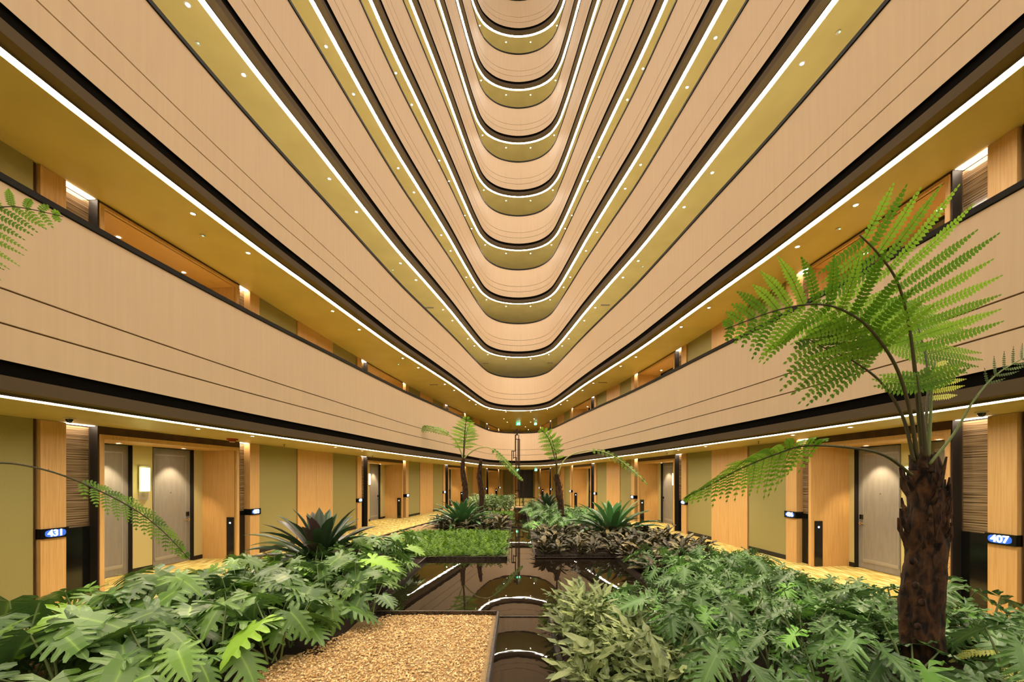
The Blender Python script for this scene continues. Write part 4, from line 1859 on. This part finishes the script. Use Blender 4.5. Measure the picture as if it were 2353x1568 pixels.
# ---- off-frame tree fern whose two fronds reach in from the left
o = Vector((-4.45, 2.9, ZS))
T = thing('tree_fern', 'tree fern at the left edge whose two arching fronds reach into the picture', 'tree fern', o)
fern_trunk(T, o, [Vector((o.x, o.y, ZS - .03)), Vector((o.x, o.y, 1.0)), Vector((o.x + .02, o.y, 1.75))], .11, n=24, rows=40, rough=.1, stubs=12)
frond(T, o, [Vector((o.x + .02, o.y, 1.72)), at(-90, 1085, 3.0), at(0, 1064, 3.1), at(110, 1082, 3.2), at(215, 1122, 3.35), at(310, 1172, 3.5), at(375, 1222, 3.6), at(435, 1285, 3.7)],
      .011, .50, 13, .15, .034, side=(.25, .9, .35), sweep=.7, droop=.35, pinsp=.018)
frond(T, o, [Vector((o.x, o.y, 1.72)), at(-190, 900, 2.9), at(-150, 640, 3.0), at(-80, 520, 3.2), at(0, 477, 3.35), at(60, 479, 3.45), at(145, 498, 3.6)],
      .012, .55, 16, .30, .03, side=(.35, .45, -.8), sweep=.25, droop=.3, pinsp=.018)

# ---- small tree ferns in the middle distance
o = at(1068, 1197, 15.4)
o.z = ZS
T = thing('tree_fern', 'slim tree fern with three spreading fronds in the middle left of the garden', 'tree fern', o)
fern_trunk(T, o, [Vector((o.x, o.y, ZS - .03)), at(1069, 1130, 15.4), at(1064, 1085, 15.4), at(1064, 1052, 15.4)], .10, n=16, rows=40, rough=.2, stubs=10, r_top=.06)
c = at(1065, 1055, 15.4)
frond(T, o, [c, at(1050, 1018, 15.3), at(1033, 1000, 15.2), at(1015, 990, 15.1), at(975, 983, 15.0), at(928, 988, 14.9)], .03, .4, 18, .20, .05, side=(0, .6, .8), droop=.3, pinsp=.045, spiky=False, rachism='rachis_pale')
frond(T, o, [c, at(1067, 1010, 15.2), at(1070, 975, 15.1), at(1072, 957, 15.0)], .035, .25, 10, .58, .055, side=(1, .2, 0), droop=.3, pinsp=.045, spiky=False, rachism='rachis')
frond(T, o, [c, at(1085, 1037, 15.3), at(1105, 1029, 15.2), at(1128, 1031, 15.1), at(1155, 1055, 15.0), at(1178, 1080, 14.9), at(1202, 1106, 14.8)], .03, .45, 16, .16, .05, side=(.4, .5, .8), droop=.3, pinsp=.045, spiky=False, rachism='rachis_pale')
frond(T, o, [c, at(1069, 1015, 15.8), at(1075, 985, 16.2), at(1085, 968, 16.6)], .03, .35, 6, .4, .05, side=(1, -.2, 0), droop=.3, pinsp=.045, spiky=False)

o = at(1105, 1192, 15.9)
o.z = ZS
T = thing('fern_trunk_stump', 'bare dark tree fern trunk without fronds, right of the slim tree fern', 'trunk', o)
fern_trunk(T, o, [Vector((o.x, o.y, ZS - .03)), at(1107, 1140, 15.9), at(1102, 1100, 15.9), at(1105, 1056, 15.9)], .10, n=16, rows=40, rough=.25, stubs=12, r_top=.05)

o = at(1292, 1212, 13.6)
o.z = ZS
T = thing('tree_fern', 'slim leaning tree fern with a tall and an arching frond in the middle right', 'tree fern', o)
fern_trunk(T, o, [Vector((o.x, o.y, ZS - .03)), at(1290, 1170, 13.6), at(1284, 1130, 13.6), at(1279, 1090, 13.6)], .105, n=16, rows=40, rough=.25, stubs=14, r_top=.07)
c = at(1280, 1092, 13.6)
frond(T, o, [c, at(1276, 1060, 13.5), at(1266, 1022, 13.4), at(1255, 1000, 13.3), at(1240, 985, 13.2)], .025, .42, 7, .42, .055, side=(1, .3, .1), droop=.25, pinsp=.045, spiky=False)
frond(T, o, [c, at(1279, 1055, 13.6), at(1272, 1025, 13.7), at(1265, 1003, 13.8), at(1250, 985, 13.8)], .025, .3, 8, .42, .055, side=(1, -.3, .12), droop=.2, pinsp=.045, spiky=False)
frond(T, o, [c, at(1295, 1060, 13.5), at(1315, 1045, 13.4), at(1350, 1036, 13.3), at(1385, 1038, 13.2), at(1420, 1055, 13.1), at(1455, 1082, 13.0), at(1490, 1115, 12.9)],
      .025, .42, 15, .16, .05, side=(.4, .5, .8), droop=.3, pinsp=.045, spiky=False, rachism='rachis_pale')

# ---- low fern, bottom right, yellow light put into its leaf colour
o = Vector((3.75, 2.95, ZS))
T = thing('low_fern', 'low yellow-green fern lit from above in the near right corner', 'fern', o)
for i, (dx, dy, h) in enumerate(((-.33, -.18, .25), (-.3, .1, .3), (.2, -.35, .28), (.35, .1, .3), (-.1, -.4, .3), (.0, .38, .3), (.4, -.2, .22))):
    frond(T, o, [o + Vector((dx * .05, dy * .05, 0)), o + Vector((dx * .4, dy * .4, h)), o + Vector((dx, dy, h * 1.05)), o + Vector((dx * 1.5, dy * 1.5, h * .7))],
          .005, .2, 26, .10, .012, side=None, droop=.2, pinsp=.011, leafm='fern_yellow', rachism='rachis_pale', spiky=False)

# ------------------------------------------------------------------ added spots without fixtures: narrow beams from under the soffit onto the plants
for x, y, z, tx, ty, pwr in ((-4.95, 4.6, 6.1, -3.2, 4.4, 130), (-4.75, 7.8, 6.1, -2.9, 6.2, 130), (4.95, 4.6, 6.1, 2.6, 4.2, 150), (4.75, 7.8, 6.1, 2.7, 6.0, 130),
                             (-4.2, 11.8, 6.1, -1.6, 10.2, 110), (4.2, 11.8, 6.1, 1.8, 11.2, 110), (-3.3, 16.6, 6.1, -1.2, 16.5, 110), (3.3, 16.6, 6.1, 1.6, 15.5, 110)):
    spot((x * 1.02, y, z), (tx, ty, .3), pwr * .42, 58, .7, .05)
